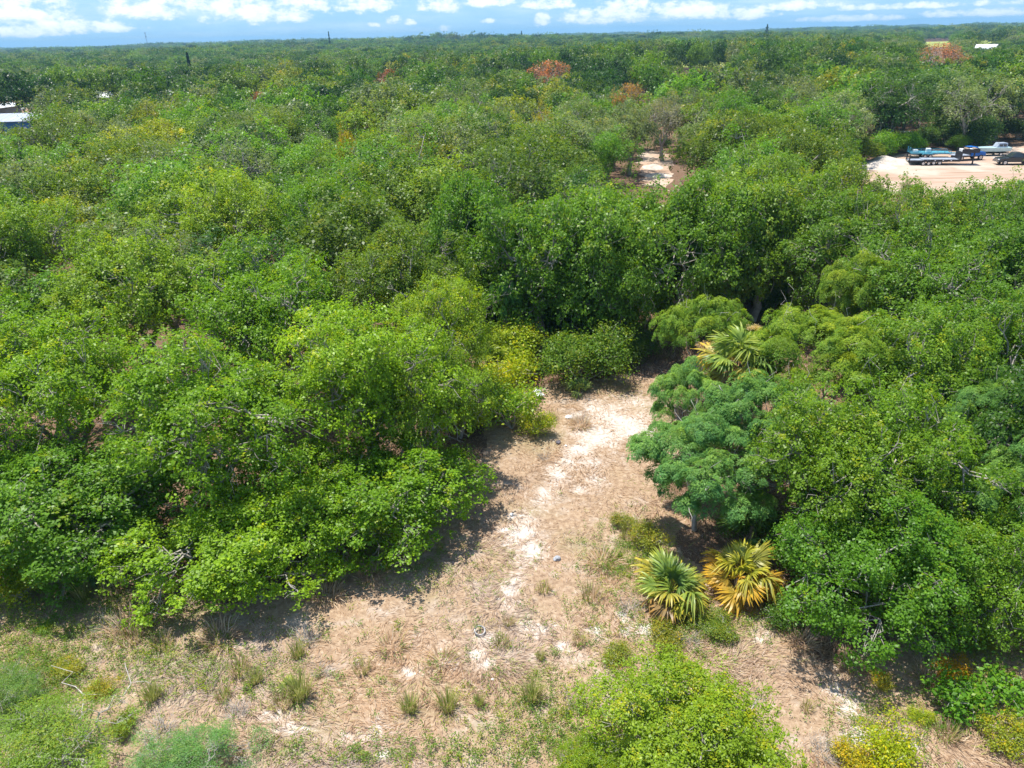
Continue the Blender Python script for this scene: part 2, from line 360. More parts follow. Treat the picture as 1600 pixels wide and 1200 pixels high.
def bush(seed, Rb=1.0, Hb=1.2, n_sp=150, lps=30, leaf=.08, flat=.8, tipp=.25, sprayr=.13, mat=None, up=.5):
    r = np.random.default_rng(seed); nb = 9
    LC = np.column_stack([r.uniform(-.6, .6, (nb, 2)) * Rb, r.uniform(.35, .75, nb) * Hb]); lr = r.uniform(.25, .5, nb) * Rb
    lob = r.integers(0, nb, n_sp); sd = norm(r.normal(0, 1, (n_sp, 3)) + [0, 0, up]); SC = LC[lob] + sd * (lr[lob] * r.uniform(.6, 1.2, n_sp))[:, None] * [1, 1, flat]
    SC[:, 2] = np.maximum(SC[:, 2], .06)
    k = r.poisson(lps, n_sp); sp = np.repeat(np.arange(n_sp), k); n = len(sp); off = r.normal(0, 1, (n, 3))
    P_ = SC[sp] + off * sprayr; P_[:, 2] = np.maximum(P_[:, 2], .03)
    nn = norm(sd[sp] * .6 + [0, 0, .5] + r.normal(0, .5, (n, 3))); sz = leaf * r.uniform(.6, 1.3, n)
    V, Q = leaves(P_, norm(r.normal(0, 1, (n, 3))), nn, sz, sz * .6)
    rnd = np.clip(r.normal(.45, .2, n) + r.normal(0, .12, n_sp)[sp], 0, 1); tip = (r.random(n_sp) < tipp)[sp] * r.uniform(.3, 1, n)
    crown = quadmesh('foliage', V, Q, mat or M_leaf, {'rnd': ('FACE', rnd), 'tip': ('FACE', tip)})
    polys = []
    for j in range(nb):
        polys.append((bend(np.array([0, 0, 0.]), LC[j], 4, 0, .3, r), np.linspace(.03, .012, 4)))
        for _ in range(4): polys.append((bend(LC[j], LC[j] + norm(r.normal(0, 1, 3) + [0, 0, .6]) * lr[j] * 1.1, 3, 0, .3, r), np.linspace(.01, .004, 3)))
    TV, TQ = tubes(polys, 4)
    return crown, quadmesh('stem', TV, TQ, M_twig)

def plant(name, meshes, loc, rz, sc, col, label, cat, group=None, parts=('crown', 'trunk')):
    col = (col[0] * 1.12, col[1] * 1.10, col[2] * .9)
    e = empty(name, loc, rz, sc); tag(e, label, cat, group)
    for nm, me in zip(parts, meshes):
        o = link(nm, me, e); o.color = (*col, 1)
    return e

# ------------------------------------------------------------------ masks in world space
def inpoly(x, y, poly):
    x = np.asarray(x, float); y = np.asarray(y, float); ins = np.zeros(x.shape, bool); n = len(poly)
    for i in range(n):
        x1, y1 = poly[i][:2]; x2, y2 = poly[(i + 1) % n][:2]
        c = ((y1 > y) != (y2 > y)) & (x < (x2 - x1) * (y - y1) / (y2 - y1 + 1e-12) + x1); ins ^= c
    return ins
def wpoly(px): return [at(*p)[:2] for p in px]
def snoise(x, y, sc, seed, n=9):
    r = np.random.default_rng(seed); s = 0
    for i in range(n):
        a = r.uniform(0, 6.283); f = r.uniform(.5, 1.9) * sc; s = s + np.sin(f * (x * math.cos(a) + y * math.sin(a)) + r.uniform(0, 6.283) + 1.3 * np.sin(.6 * f * (y * math.cos(a) - x * math.sin(a)) + i))
    return s / n ** .5
CLEAR = wpoly([(-500, 900), (-100, 905), (230, 905), (330, 935), (480, 905), (620, 850), (735, 745), (740, 690), (800, 640), (850, 600), (900, 588), (1030, 580), (1060, 640), (1050, 760), (1060, 870), (1180, 960), (1300, 1010), (1500, 1010), (1700, 900), (2200, 1000), (2200, 1500), (-700, 1500)])
SAND = [(965, 655, 1.1, 1.9, -.5), (935, 680, 1.2, 1.1, 0), (985, 672, 1.0, 1.2, 0), (905, 703, .75, .6, 0), (1010, 675, .8, .8, 0), (872, 738, .5, .8, -.4), (850, 765, .4, .5, 0), (905, 760, .35, .3, 0),
        (812, 832, .65, .6, 0), (832, 857, .55, .6, 0), (800, 806, .25, .22, 0), (785, 828, .3, .2, 0), (797, 925, .3, .45, 0), (745, 1025, .3, .25, 0), (690, 1015, .16, .38, 0), (760, 1040, .25, .2, 0),
        (1012, 985, .35, .3, 0), (880, 1010, .3, .2, 0), (1306, 1078, .4, .35, 0), (1318, 1105, .28, .4, 0), (1345, 1150, .35, .4, 0), (1420, 1160, .3, .25, 0), (455, 1140, .55, .2, 0), (600, 1180, .4, .2, 0), (975, 965, .25, .35, 0), (930, 640, .7, .35, 0), (900, 650, .4, .3, 0), (1185, 1000, .25, .15, 0), (640, 1050, .3, .18, 0), (930, 985, .35, .2, 0), (560, 1035, .2, .1, 0), (1290, 945, .5, .2, 0)]
N_SOLID = len(SAND)
SAND += [(990, 625, .9, .8, 0), (960, 640, 1.0, .8, 0), (1005, 650, .7, 1.0, 0), (925, 660, .9, .9, 0), (890, 725, .6, .7, 0), (865, 752, .5, .6, 0), (842, 782, .5, .6, 0), (822, 812, .6, .6, 0), (800, 845, .7, .6, 0), (815, 880, .5, .6, 0), (805, 905, .4, .5, 0), (790, 945, .4, .5, 0), (920, 720, .8, .7, 0), (930, 745, .5, .5, 0), (700, 1040, .7, .3, 0), (830, 985, .8, .4, 0), (760, 1000, .6, .3, 0), (560, 1150, .9, .3, 0), (430, 1120, .7, .25, 0), (900, 1030, .5, .3, 0), (1330, 1100, .5, .5, 0), (1300, 1050, .5, .3, 0), (1380, 1160, .6, .3, 0), (980, 985, .5, .3, 0), (350, 1010, .5, .2, 0)]
SANDW = [(at(a, b), c, d, e) for a, b, c, d, e in SAND]
def sandmask(x, y):
    s = np.zeros(np.shape(x))
    for i_, (P_, rx, ry, sh) in enumerate(SANDW):
        dx = x - P_[0] - sh * (y - P_[1]); dy = y - P_[1]
        s = np.maximum(s, np.exp(-((dx / rx) ** 2 + (dy / ry) ** 2) * .75) * (.55 if i_ >= N_SOLID else .85))
    return s

# ------------------------------------------------------------------ ground (one sheet to the horizon)
def axis(a, b, st, far, g_=1.35):
    m_ = list(np.arange(a, b + st / 2, st)); d = st; lo, hi = [a], [b]
    while lo[-1] > -far: d *= g_; lo.append(lo[-1] - d)
    d = st
    while hi[-1] < far: d *= g_; hi.append(hi[-1] + d)
    return np.array(lo[:0:-1] + m_ + hi[1:])
gx = axis(-24, 26, .17, 7000); gy = axis(8, 44, .17, 7000)
X, Y = np.meshgrid(gx, gy)
inn = (np.abs(X) < 45) & (Y > -10) & (Y < 60)
Z = np.where(inn, .035 * snoise(X, Y, 1.6, 3) + .06 * snoise(X, Y, .35, 4), 0)
Z = Z - sandmask(X, Y) * .05
def gz(x, y): return float(.035 * snoise(np.array(x), np.array(y), 1.6, 3) + .06 * snoise(np.array(x), np.array(y), .35, 4))
ny, nx = X.shape; ii = np.arange(ny - 1)[:, None] * nx + np.arange(nx - 1)[None]
Q = np.stack([ii, ii + 1, ii + nx + 1, ii + nx], -1).reshape(-1, 4)
wob = .5 * snoise(X, Y, .9, 5)
lit = 1 - inpoly(X + wob, Y + .5 * snoise(X, Y, .9, 6), CLEAR).astype(float)
me = quadmesh('ground', np.stack([X, Y, Z], -1), Q, M_ground, {'sand': ('POINT', sandmask(X, Y)), 'litter': ('POINT', lit)}, smooth=True)
ground = tag(link('ground', me), kind='structure')

def sheet(name, px, mat, z, rough=.6, kind='structure'):
    """irregular flat patch of bare ground, outline from ground points"""
    P_ = np.array(wpoly(px)); out = []
    for i in range(len(P_)):
        a, b = P_[i], P_[(i + 1) % len(P_)]; n = max(2, int(np.linalg.norm(b - a) / 2.0))
        for t in range(n): out.append(a + (b - a) * t / n + rng.normal(0, rough, 2))
    me = bpy.data.meshes.new(name); me.from_pydata([(*p, z) for p in out], [], [list(range(len(out)))]); me.materials.append(mat)
    return tag(link(name, me), kind=kind)
YARD = [(1300, 268), (1345, 256), (1372, 248), (1425, 240), (1500, 236), (1600, 228), (1760, 222), (1760, 318), (1500, 320), (1400, 305), (1310, 285)]
sheet('sandy_yard', YARD, M_yard, .03)
FIELDS = [[(1434, 75), (1440, 66.0), (1494, 64.5), (1490, 74)], [(1526, 71), (1528, 63.5), (1552, 62.5), (1551, 71)], [(1045, 106), (1055, 92), (1145, 91), (1135, 106)]]
for f_ in FIELDS: sheet('grass_field', f_, M_field, .25, 2.0)
sheet('sandy_clearing', [(1000, 235), (1040, 238), (1050, 262), (1045, 300), (1005, 290), (1000, 262)], M_yard, .03, .5)
sheet('yard_ground', [(-200, 163), (70, 160), (72, 176), (-200, 182)], M_yard, .03, .3)

# ------------------------------------------------------------------ tree prototypes
near_p = [oak(s, 4.5, 9.0, nl=64, spl=34, lps=27, leaf=.14, sprayr=.165, low=-.5, openness=.06 * (s % 3)) for s in (11, 12, 13, 14, 15)]
low_p = [oak(s, 3.2, 5.8, nl=66, spl=34, lps=26, low=-.85, flat=.8, leaf=.125, sprayr=.18, skirt=.33) for s in (21, 22, 23)]
small_p = [oak(31, 3.2, 5.6, nl=62, spl=48, lps=28, low=-.8, flat=.82, leaf=.085, sprayr=.15, tipp=.2, skirt=.33), oak(33, 3.2, 5.6, nl=74, spl=50, lps=30, low=-.85, flat=.82, leaf=.09, sprayr=.15, tipp=.08, skirt=.35)]
mid_p = [oak(s, 4.6, 9.2, nl=46, spl=17, lps=20, leaf=.21, sprayr=.25, low=-.6, limbs=(s % 2 == 0), openness=.08) for s in (41, 42, 43, 44, 45, 46)]
far_p = [oak(s, 4.8, 9.4, nl=32, spl=9, lps=11, leaf=.42, sprayr=.36, limbs=False, low=-.3, tipp=.03) for s in (51, 52, 53, 54)]
moss_p = [oak(s, 4.6, 9.2, nl=30, spl=16, lps=24, leaf=.2, sprayr=.3, openness=.3, moss=True, tipp=.0) for s in (61, 62)]
dead_p = [oak(71, 4.4, 8.6, nl=26, spl=12, lps=16, leaf=.26, sprayr=.35, openness=.1, tipp=.3)]
fea_p = [feathery(81, 3.2, 6.0, nc=44), feathery(82, 3.2, 5.6, nc=40, flat=.62, low=-.4), feathery(83, 4.2, 7.2, nc=56, flat=.45), oak(84, 3.2, 5.6, nl=64, spl=26, lps=44, leaf=.13, sprayr=.26, low=-.7, openness=.35, tipp=.25, bw=.4, skirt=.5)]

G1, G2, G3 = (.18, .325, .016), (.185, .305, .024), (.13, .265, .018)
trees = []          # x, y, R for spacing
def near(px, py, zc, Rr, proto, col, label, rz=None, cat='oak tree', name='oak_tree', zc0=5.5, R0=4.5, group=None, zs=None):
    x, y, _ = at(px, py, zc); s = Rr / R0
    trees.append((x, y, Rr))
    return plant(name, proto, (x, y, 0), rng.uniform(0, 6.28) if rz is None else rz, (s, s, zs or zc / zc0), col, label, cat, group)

Z_LOW, Z_SM = 5.8 - 3.2 * .8 * 1.08, 5.6 - 3.2 * .82 * 1.08
N, Lp = near_p, low_p
near(360, 855, 1.8, 3.0, Lp[0], G1, 'small bright green oak at the front tip of the left thicket, overhanging dry grass', 0.4, zc0=Z_LOW, R0=3.2)
near(612, 765, 2.0, 3.25, Lp[1], G1, 'round bright green oak crown bulging over the left edge of the straw clearing', 1.9, zc0=Z_LOW, R0=3.2)
near(480, 775, 2.1, 2.8, Lp[2], G1, 'low bright oak crown wedged between the front tip oak and the bulging edge oak', 3.3, zc0=Z_LOW, R0=3.2)
near(150, 775, 2.4, 3.6, Lp[2], G3, 'deep green oak above the shaded grass at the lower left', 5.1, zc0=Z_LOW, R0=3.2)
near(-40, 785, 2.4, 3.5, Lp[0], G3, 'dark green oak cut by the left frame edge above the yellow green bush', 2.2, zc0=Z_LOW, R0=3.2)
near(330, 660, 4.9, 3.9, N[0], G1, 'large open oak with pale branches showing, just behind the front tip oak', .7)
near(565, 600, 5.0, 3.7, N[1], G1, 'broad bright oak with silvery branches right of the left thicket centre', 2.1)
near(95, 610, 4.9, 3.7, N[2], G1, 'wide oak crown left of the big open one, with bare grey limbs in its gap', 4.0)
near(665, 625, 3.9, 2.5, N[4], G2, 'narrow oak at the right flank of the thicket behind the yellow green shrubs', .9)
near(-70, 560, 5.2, 3.8, N[3], G1, 'oak crown leaving the frame at the left edge in mid thicket', .2)
near(420, 500, 5.5, 4.1, N[3], G1, 'broad oak crown with a pale branch fan in the middle of the left thicket', 5.4)
near(205, 470, 5.7, 4.2, N[4], G2, 'mid green oak crown upper left of the branch fan oak', 1.4)
near(630, 455, 5.6, 3.7, N[2], (.115, .20, .022), 'domed oak with orange young shoots along its top, above the clearing', 3.0)
near(692, 530, 4.7, 2.5, N[1], G2, 'small oak shoulder right of the orange topped dome', 3.9)
near(20, 400, 5.9, 4.3, N[1], G2, 'oak crown at the left edge behind the first thicket row', 2.7)
near(350, 365, 6.1, 4.2, N[0], G2, 'oak crown behind the branch fan oak, left of centre', 4.4)
near(515, 355, 5.9, 4.0, N[4], G3, 'dark oak crown behind and left of the orange topped dome', .5)
# back wall of the clearing
WL = dict(zc0=Z_LOW, R0=3.2)
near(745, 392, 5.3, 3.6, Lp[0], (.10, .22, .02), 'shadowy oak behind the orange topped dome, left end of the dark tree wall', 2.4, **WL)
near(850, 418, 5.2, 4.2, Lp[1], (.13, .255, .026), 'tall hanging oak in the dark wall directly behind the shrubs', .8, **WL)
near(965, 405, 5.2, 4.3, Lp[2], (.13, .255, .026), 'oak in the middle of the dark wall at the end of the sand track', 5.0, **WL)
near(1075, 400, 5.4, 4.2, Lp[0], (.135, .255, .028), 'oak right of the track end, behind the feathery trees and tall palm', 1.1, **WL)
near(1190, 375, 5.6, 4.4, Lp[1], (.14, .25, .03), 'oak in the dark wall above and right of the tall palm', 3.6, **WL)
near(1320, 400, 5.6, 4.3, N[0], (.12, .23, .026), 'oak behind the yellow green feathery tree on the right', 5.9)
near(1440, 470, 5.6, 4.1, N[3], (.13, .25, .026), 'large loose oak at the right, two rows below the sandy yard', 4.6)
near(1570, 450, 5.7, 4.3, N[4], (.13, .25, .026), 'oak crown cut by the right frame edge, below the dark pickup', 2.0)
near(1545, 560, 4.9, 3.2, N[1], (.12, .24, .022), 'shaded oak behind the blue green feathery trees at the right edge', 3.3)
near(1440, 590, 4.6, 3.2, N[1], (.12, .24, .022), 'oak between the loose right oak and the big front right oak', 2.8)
near(1290, 335, 6.0, 4.2, N[2], (.15, .24, .03), 'olive oak whose crown hides the near left corner of the sandy yard', 1.7)
near(1415, 388, 5.9, 3.9, N[1], (.14, .24, .03), 'oak just below the trailers, fringing the near side of the sandy yard', 2.9)
near(1510, 392, 5.9, 4.0, N[0], (.13, .24, .028), 'oak between the trailer fringe oak and the right frame edge, fringing the yard', 4.9)
near(1605, 375, 5.9, 4.0, N[3], (.13, .25, .028), 'oak at the right frame edge directly below the dark round tank', 1.0)
near(1200, 320, 6.0, 4.0, N[4], (.13, .23, .03), 'oak left of the yard corner oak, below the olive yellow clumpy trees', 3.3)
# right foreground
near(1370, 862, 2.4, 3.45, small_p[1], (.125, .265, .02), 'big dense small-leaved oak at the lower right whose skirt touches the dry grass', 1.2, zc0=Z_SM, R0=3.2)
near(1295, 720, 4.2, 3.0, N[2], (.15, .27, .02), 'light green upright oak rising behind the big front right oak', 4.4)
near(1425, 725, 4.0, 2.9, N[0], (.15, .28, .02), 'light green oak right of the upright one, beside the blue green feathery tree', .1)
near(1560, 885, 2.3, 2.5, small_p[0], (.14, .27, .02), 'fine-leaved oak reaching out of the right frame edge above straw ground', 2.4, zc0=Z_SM, R0=3.2)
near(1640, 730, 3.8, 3.0, Lp[1], (.05, .125, .016), 'dark oak behind the feathery tree at the right frame edge', 5.2, zc0=Z_LOW, R0=3.2)
near(1085, 1168, 1.6, 2.7, small_p[0], (.19, .30, .016), 'yellow green small-leaved young oak at the bottom edge, right of centre', .6, zc0=Z_SM, R0=3.2)
near(925, 1215, .9, 1.2, small_p[0], (.22, .33, .016), 'low yellow green oak seedling thicket left of the young oak at the bottom edge', 3.0, zc0=Z_SM, R0=3.2)
# feathery trees
FC = (.125, .29, .105)
def fea(px, py, zc, Rr, k, col, label, rz):
    R0, z0 = ((3.2, 6.0 - 3.2 * .55 - .2), (3.2, 5.6 - 3.2 * .62 - .2), (4.2, 7.2 - 4.2 * .45 - .2), (3.2, 3.11))[k]
    return near(px, py, zc, Rr, fea_p[k], col, label, rz, 'feathery tree', 'feathery_tree', z0, R0)
fea(1095, 725, 3.1, 2.75, 1, FC, 'blue green feathery tree with cushion-like boughs beside the sand track', .5)
fea(1190, 650, 3.9, 2.5, 0, FC, 'blue green feathery tree right behind the one beside the sand track', 2.5)
fea(1290, 555, 5.0, 3.6, 2, (.15, .28, .04), 'wide yellow green feathery tree right of the tall palm', 1.5)
fea(1100, 520, 4.3, 2.2, 0, (.12, .25, .045), 'green feathery tree with bare twigs left of the tall palm', 4.1)
fea(1350, 470, 5.4, 2.4, 0, (.13, .25, .04), 'upper feathery crown with pale dead twigs behind the wide yellow green one', 3.1)
fea(1075, 625, 3.2, 1.7, 1, FC, 'small blue green feathery tree overhanging the end of the sand', 5.5)
fea(1555, 650, 4.4, 2.6, 2, (.09, .23, .08), 'blue green feathery tree with flat layers at the right frame edge', .3)
fea(1600, 780, 3.6, 2.2, 1, (.09, .23, .08), 'lower blue green feathery tree at the right frame edge', 2.0)
fea(50, 1185, 1.1, 2.1, 3, (.19, .31, .035), 'feathery green tree filling the bottom left corner', 1.0)
fea(10, 1080, .7, 1.1, 3, (.15, .28, .06), 'small pale feathery bush tree at the left edge above the corner one', 3.0)
fea(285, 1195, .7, 1.45, 3, (.12, .27, .08), 'low blue green feathery shrub at the bottom edge, left', 4.0)
fea(790, 470, 3.8, .9, 0, (.08, .25, .11), 'small teal feathery tree in the dark notch of the left thicket', 4.0)
fea(715, 620, 2.3, 1.5, 3, (.17, .31, .04), 'soft light green feathery shrub tree left of the clearing end', 1.0)

# ------------------------------------------------------------------ automatic middle canopy
def dense(x0, x1, y0, y1, s=6): return [(x, y) for x in np.arange(x0, x1 + .1, s) for y in np.arange(y0, y1 + .1, s)]
KEEP = []
for x in np.arange(1340, 1605, 8):
    top = 264 - (x - 1340) * .5 if x < 1375 else 243 - (x - 1375) * .03
    bot = 270 + (x - 1340) * .45 if x < 1410 else 302
    KEEP += [(x, y) for y in np.arange(top, bot, 6)]
KEEP += dense(1004, 1042, 244, 284, 7) + dense(1398, 1426, 211, 220, 6) + dense(-60, 56, 166, 190, 6) + dense(158, 174, 151, 156, 4) + [(150, 145), (268, 145), (1540, 76), (30, 163)]
KEEP += dense(1444, 1484, 67, 71, 4) + [(1534, 66), (1540, 66), (1546, 66)] + dense(1066, 1084, 97, 98, 6) + [(1125, 101)]
KEEP += [(860, 108), (842, 116), (878, 116), (606, 113), (405, 147), (1475, 85), (1460, 92), (1490, 92), (982, 136), (1030, 172), (1030, 190), (540, 210), (850, 178)]
KEEP = np.array(KEEP, float)
def blocked(x, y, z, Rr, k=.92):
    px, py, dep = project(x, y, z); pr = F * Rr / dep
    d = ((KEEP[None, :, 0] - px[:, None]) / (k * pr[:, None])) ** 2 + ((KEEP[None, :, 1] - py[:, None]) / (.78 * k * pr[:, None])) ** 2
    return (d < 1).any(1)
YW = wpoly(YARD); C2 = wpoly([(1000, 235), (1042, 236), (1050, 262), (1045, 300), (1005, 290), (1000, 262)])
CW = [(-30, -5)] + [tuple(p) for p in wpoly([(-200, 880), (330, 935), (735, 700), (850, 590), (1040, 575), (1000, 870), (1300, 1010), (1900, 900)])] + [(40, -5)]
def scatter(y0, y1, s, jit, wid=.76, pad=10):
    r = rng; ys = np.arange(y0, y1, s * .87); out = []
    for j, yy in enumerate(ys):
        xs = np.arange(-yy * wid - pad, yy * wid + pad, s) + (s / 2 if j % 2 else 0)
        out.append(np.column_stack([xs + r.normal(0, jit, len(xs)), yy + r.normal(0, jit, len(xs))]))
    return np.concatenate(out)
PAL = {'bright green': (.105, .23, .022), 'olive green': (.135, .225, .03), 'grey green': (.165, .225, .11), 'dark green': (.05, .12, .022), 'yellow green': (.23, .28, .024)}
cand = scatter(38, 172, 6.4, 1.5)
hh = rng.uniform(7.0, 10.6, len(cand)) ; RR = 3.5 + (hh - 7.0) * .5 + rng.uniform(-.3, .5, len(cand))
hh[cand[:, 1] > 105] += rng.uniform(-1, 2.2, (cand[:, 1] > 105).sum())
T = np.array(trees)
d = np.sqrt(((cand[:, None] - T[None, :, :2]) ** 2).sum(-1)).min(1)
lowok = d > 5.6
ok = lowok & ~inpoly(cand[:, 0], cand[:, 1], YW) & ~inpoly(cand[:, 0], cand[:, 1], C2) & ~inpoly(cand[:, 0], cand[:, 1], CW)
ok &= ~blocked(cand[:, 0], cand[:, 1], hh - RR * .75, RR)
px, py, dep = project(cand[:, 0], cand[:, 1], hh - 3)
ok &= (px > -130) & (px < 1730)
# front rows only where nothing near was placed by hand
ok &= ~((cand[:, 1] < 44) & (px > 560) & (px < 1330))
cand, hh, RR, px, py, dep = [a[ok] for a in (cand, hh, RR, px, py, dep)]
o_ = np.argsort(dep)
print('mid trees', len(o_))
def pick(px, py, u, v):
    """which kind of tree grows where"""
    w = {'bright green': 1.0, 'olive green': 1.0, 'grey green': .75, 'dark green': .6, 'yellow green': .15}
    if py < 175 and px < 620: w.update({'dark green': 1.6, 'olive green': .4, 'bright green': 1.2, 'grey green': .3})
    if 175 <= py < 400 and px < 700: w.update({'olive green': 1.6, 'grey green': .6, 'dark green': .3})
    if 420 < px < 1000 and 130 < py < 260: w.update({'grey green': 1.5, 'olive green': .9, 'dark green': .3})
    if px > 950 and 120 < py < 260: w.update({'yellow green': .9, 'olive green': 1.0, 'dark green': .7, 'grey green': .7})
    if px > 1350 and py < 240: w.update({'dark green': 1.2, 'grey green': .8, 'yellow green': .02, 'olive green': .3})
    ks = list(w); p_ = np.array([w[k] for k in ks]); return ks[int(np.searchsorted(np.cumsum(p_) / p_.sum(), u))]
def side(px):
    return 'far left side' if px < 320 else 'left of centre' if px < 640 else 'centre' if px < 960 else 'right of centre' if px < 1280 else 'far right side'
def band(dep):
    return ('middle canopy front row' if dep < 62 else 'canopy second tier' if dep < 85 else 'canopy third tier' if dep < 118 else 'last tier before distant woods')
ords = ['leftmost', 'second', 'third', 'fourth', 'fifth', 'sixth', 'seventh', 'eighth', 'ninth', 'tenth', 'eleventh', 'twelfth', 'thirteenth', 'fourteenth', 'fifteenth', 'sixteenth', 'seventeenth', 'eighteenth', 'nineteenth', 'twentieth', 'twenty-first', 'twenty-second', 'twenty-third', 'twenty-fourth', 'twenty-fifth', 'twenty-sixth', 'twenty-seventh', 'twenty-eighth']
pend = []; src = {}
for i in o_[:275]:
    kd = pick(px[i], py[i], rng.random(), 0)
    pr = moss_p if kd == 'grey green' and rng.random() < .45 and dep[i] < 130 else (mid_p if dep[i] < 112 else far_p)
    me = pr[rng.integers(len(pr))]; s = RR[i] / 4.6; c = np.array(PAL[kd]) * rng.uniform(.68, 1.25)
    e = plant('canopy_tree', me, (cand[i, 0], cand[i, 1], 0), rng.uniform(0, 6.28), (s, s, hh[i] / 9.2), c, None, 'tree')
    pend.append((('mossy ' if pr is moss_p else '') + kd, band(dep[i]), side(px[i]), px[i], e))
    if dep[i] > 112: src.setdefault(kd, e.children[0])
rest = o_[275:]
cells = {}
for kd, bd, sd_, x_, e in pend: cells.setdefault((kd, bd, sd_), []).append((x_, e))
for (kd, bd, sd_), L_ in cells.items():
    L_.sort(key=lambda t: t[0]); nL = len(L_)
    for k, (x_, e) in enumerate(L_):
        o_n = '' if nL == 1 else 'leftmost ' if k == 0 else 'rightmost ' if k == nL - 1 else ords[k] + ' '
        if nL > 1 and 0 < k < nL - 1: tag(e, f'{kd} crown, {ords[k]} from left in the {bd}, {sd_}', group=f'{kd} trees of the canopy')
        else: tag(e, f'{o_n}{kd} crown in the {bd}, {sd_}', group=f'{kd} trees of the canopy')
# special single trees
def special(px, py, z, Rr, me, col, label, name='oak_tree', cat='tree', hs=1.0, base=9.2):
    x, y, _ = at(px, py, z); s = Rr / 4.6
    return plant(name, me, (x, y, 0), rng.uniform(0, 6.28), (s, s, (z + Rr * .6) / base * hs), col, label, cat)
RUST = (.30, .11, .07)
special(860, 112, 9.2, 6.5, dead_p[0], (.36, .17, .12), 'large rusty pink dead-leaved tree standing out in the green, top centre', 'dead_tree')
special(606, 117, 9.2, 4.2, dead_p[0], (.20, .07, .05), 'dark red brown dying tree among dark crowns left of the rusty pink one', 'dead_tree')
special(405, 149, 8.6, 2.6, dead_p[0], (.24, .08, .05), 'small rust coloured dying tree beside bare twigs, upper left', 'dead_tree')
special(1475, 88, 10, 8, dead_p[0], (.34, .17, .12), 'rusty brown dead-leaved tree just in front of the yellow field', 'dead_tree')
special(982, 140, 9.5, 3.4, dead_p[0], (.32, .20, .09), 'pale orange thinning tree behind the grey mossy tree', 'dead_tree')
special(540, 212, 8.4, 1.7, mid_p[0], (.36, .32, .015), 'small vivid yellow leaved tree in the canopy below the rust coloured one', 'yellow_tree')
special(850, 180, 8.8, 2.0, mid_p[1], (.30, .29, .02), 'yellow leaved tree in the canopy left of the mossy tree', 'yellow_tree')
special(1040, 172, 7.4, 4.0, moss_p[0], (.20, .21, .16), 'silver grey moss-hung tree behind the small sandy clearing', 'mossy_tree')
special(1075, 160, 7.6, 3.6, moss_p[1], (.13, .17, .10), 'dark grey moss-hung tree right of the silver one', 'mossy_tree')
special(1130, 232, 6.3, 5.6, mid_p[4], (.10, .16, .012), 'big olive yellow clumpy tree right of the small sandy clearing', 'oak_tree')
special(1185, 215, 6.8, 4.2, mid_p[2], (.10, .16, .012), 'clumpy olive yellow tree on the right shoulder of the big one by the sandy clearing', 'oak_tree')
special(1500, 152, 7.0, 8.6, mid_p[0], (.085, .17, .05), 'huge grey green oak shading the back of the sandy yard', 'oak_tree')
special(1395, 160, 7.2, 6.5, mid_p[3], (.055, .12, .022), 'dark oak overhanging the white utility cart', 'oak_tree')
special(1240, 160, 7.6, 6.0, moss_p[1], (.12, .16, .08), 'grey green mossy oak upper right with bare twigs', 'mossy_tree')
# lone tall silhouettes on the skyline
x, y, _ = at(292, 88, 0)

# ------------------------------------------------------------------ distant woodland (one mass)
segs = [(cand[rest], hh[rest] / 9.4, RR[rest] / 4.8)]
for (y0, y1, s, sc) in ((166, 460, 8.6, 1.12), (460, 1150, 12.5, 1.5), (1150, 5200, 23, 2.7)):
    p_ = scatter(y0, y1, s, s * .2, .75, 20); n = len(p_)
    h_ = rng.uniform(.85, 1.25, n) * (1 + .25 * snoise(p_[:, 0], p_[:, 1], .012, 9)) * (1.0 if y0 < 200 else 1.08)
    h_ = np.clip(h_, .7, 1.75); s_ = sc * rng.uniform(.8, 1.15, n)
    if y0 > 1000: h_ *= 1 + .5 * np.clip(snoise(p_[:, 0], p_[:, 1] * 2, .003, 12), 0, 1.6)
    b_ = blocked(p_[:, 0], p_[:, 1], h_ * 9.4 - s_ * 3.2, s_ * 4.8, .9) if y0 < 1000 else np.zeros(n, bool)
    pxx, pyy, _ = project(p_[:, 0], p_[:, 1], np.full(n, 5.)); b_ |= (pxx < -60) | (pxx > 1660)
    for f_ in FIELDS: b_ |= inpoly(p_[:, 0], p_[:, 1], wpoly(f_))
    segs.append((p_[~b_], h_[~b_], s_[~b_]))
PP = np.concatenate([a for a, _, _ in segs]); HS = np.concatenate([b for _, b, _ in segs]); RS = np.concatenate([c for _, _, c in segs]); n = len(PP)
print('far trees', n)
me = bpy.data.meshes.new('distant_woodland'); me.vertices.add(n); me.vertices.foreach_set('co', np.column_stack([PP, np.zeros(n)]).astype(np.float32).ravel())
scl = np.column_stack([RS, RS, HS]).astype(np.float32); a = me.attributes.new('scl', 'FLOAT_VECTOR', 'POINT'); a.data.foreach_set('vector', scl.ravel())
rot = np.column_stack([np.zeros((n, 2)), rng.uniform(0, 6.28, n)]).astype(np.float32); a = me.attributes.new('rot', 'FLOAT_VECTOR', 'POINT'); a.data.foreach_set('vector', rot.ravel())
kinds = [k for k in PAL if k in src]
pf = np.array([{'bright green': 1.3, 'olive green': 1.0, 'grey green': .45, 'dark green': 1.7, 'yellow green': .1}[k] for k in kinds]); pf /= pf.sum()
a = me.attributes.new('idx', 'INT', 'POINT'); a.data.foreach_set('value', rng.choice(len(kinds), n, p=pf).astype(np.int32))
wood = tag(link('distant_woodland', me), 'unbroken distant woodland canopy stretching to the horizon', 'woodland', kind='stuff')
ngr = bpy.data.node_groups.new('woodland', 'GeometryNodeTree')
ngr.interface.new_socket('Geometry', in_out='INPUT', socket_type='NodeSocketGeometry'); ngr.interface.new_socket('Geometry', in_out='OUTPUT', socket_type='NodeSocketGeometry')
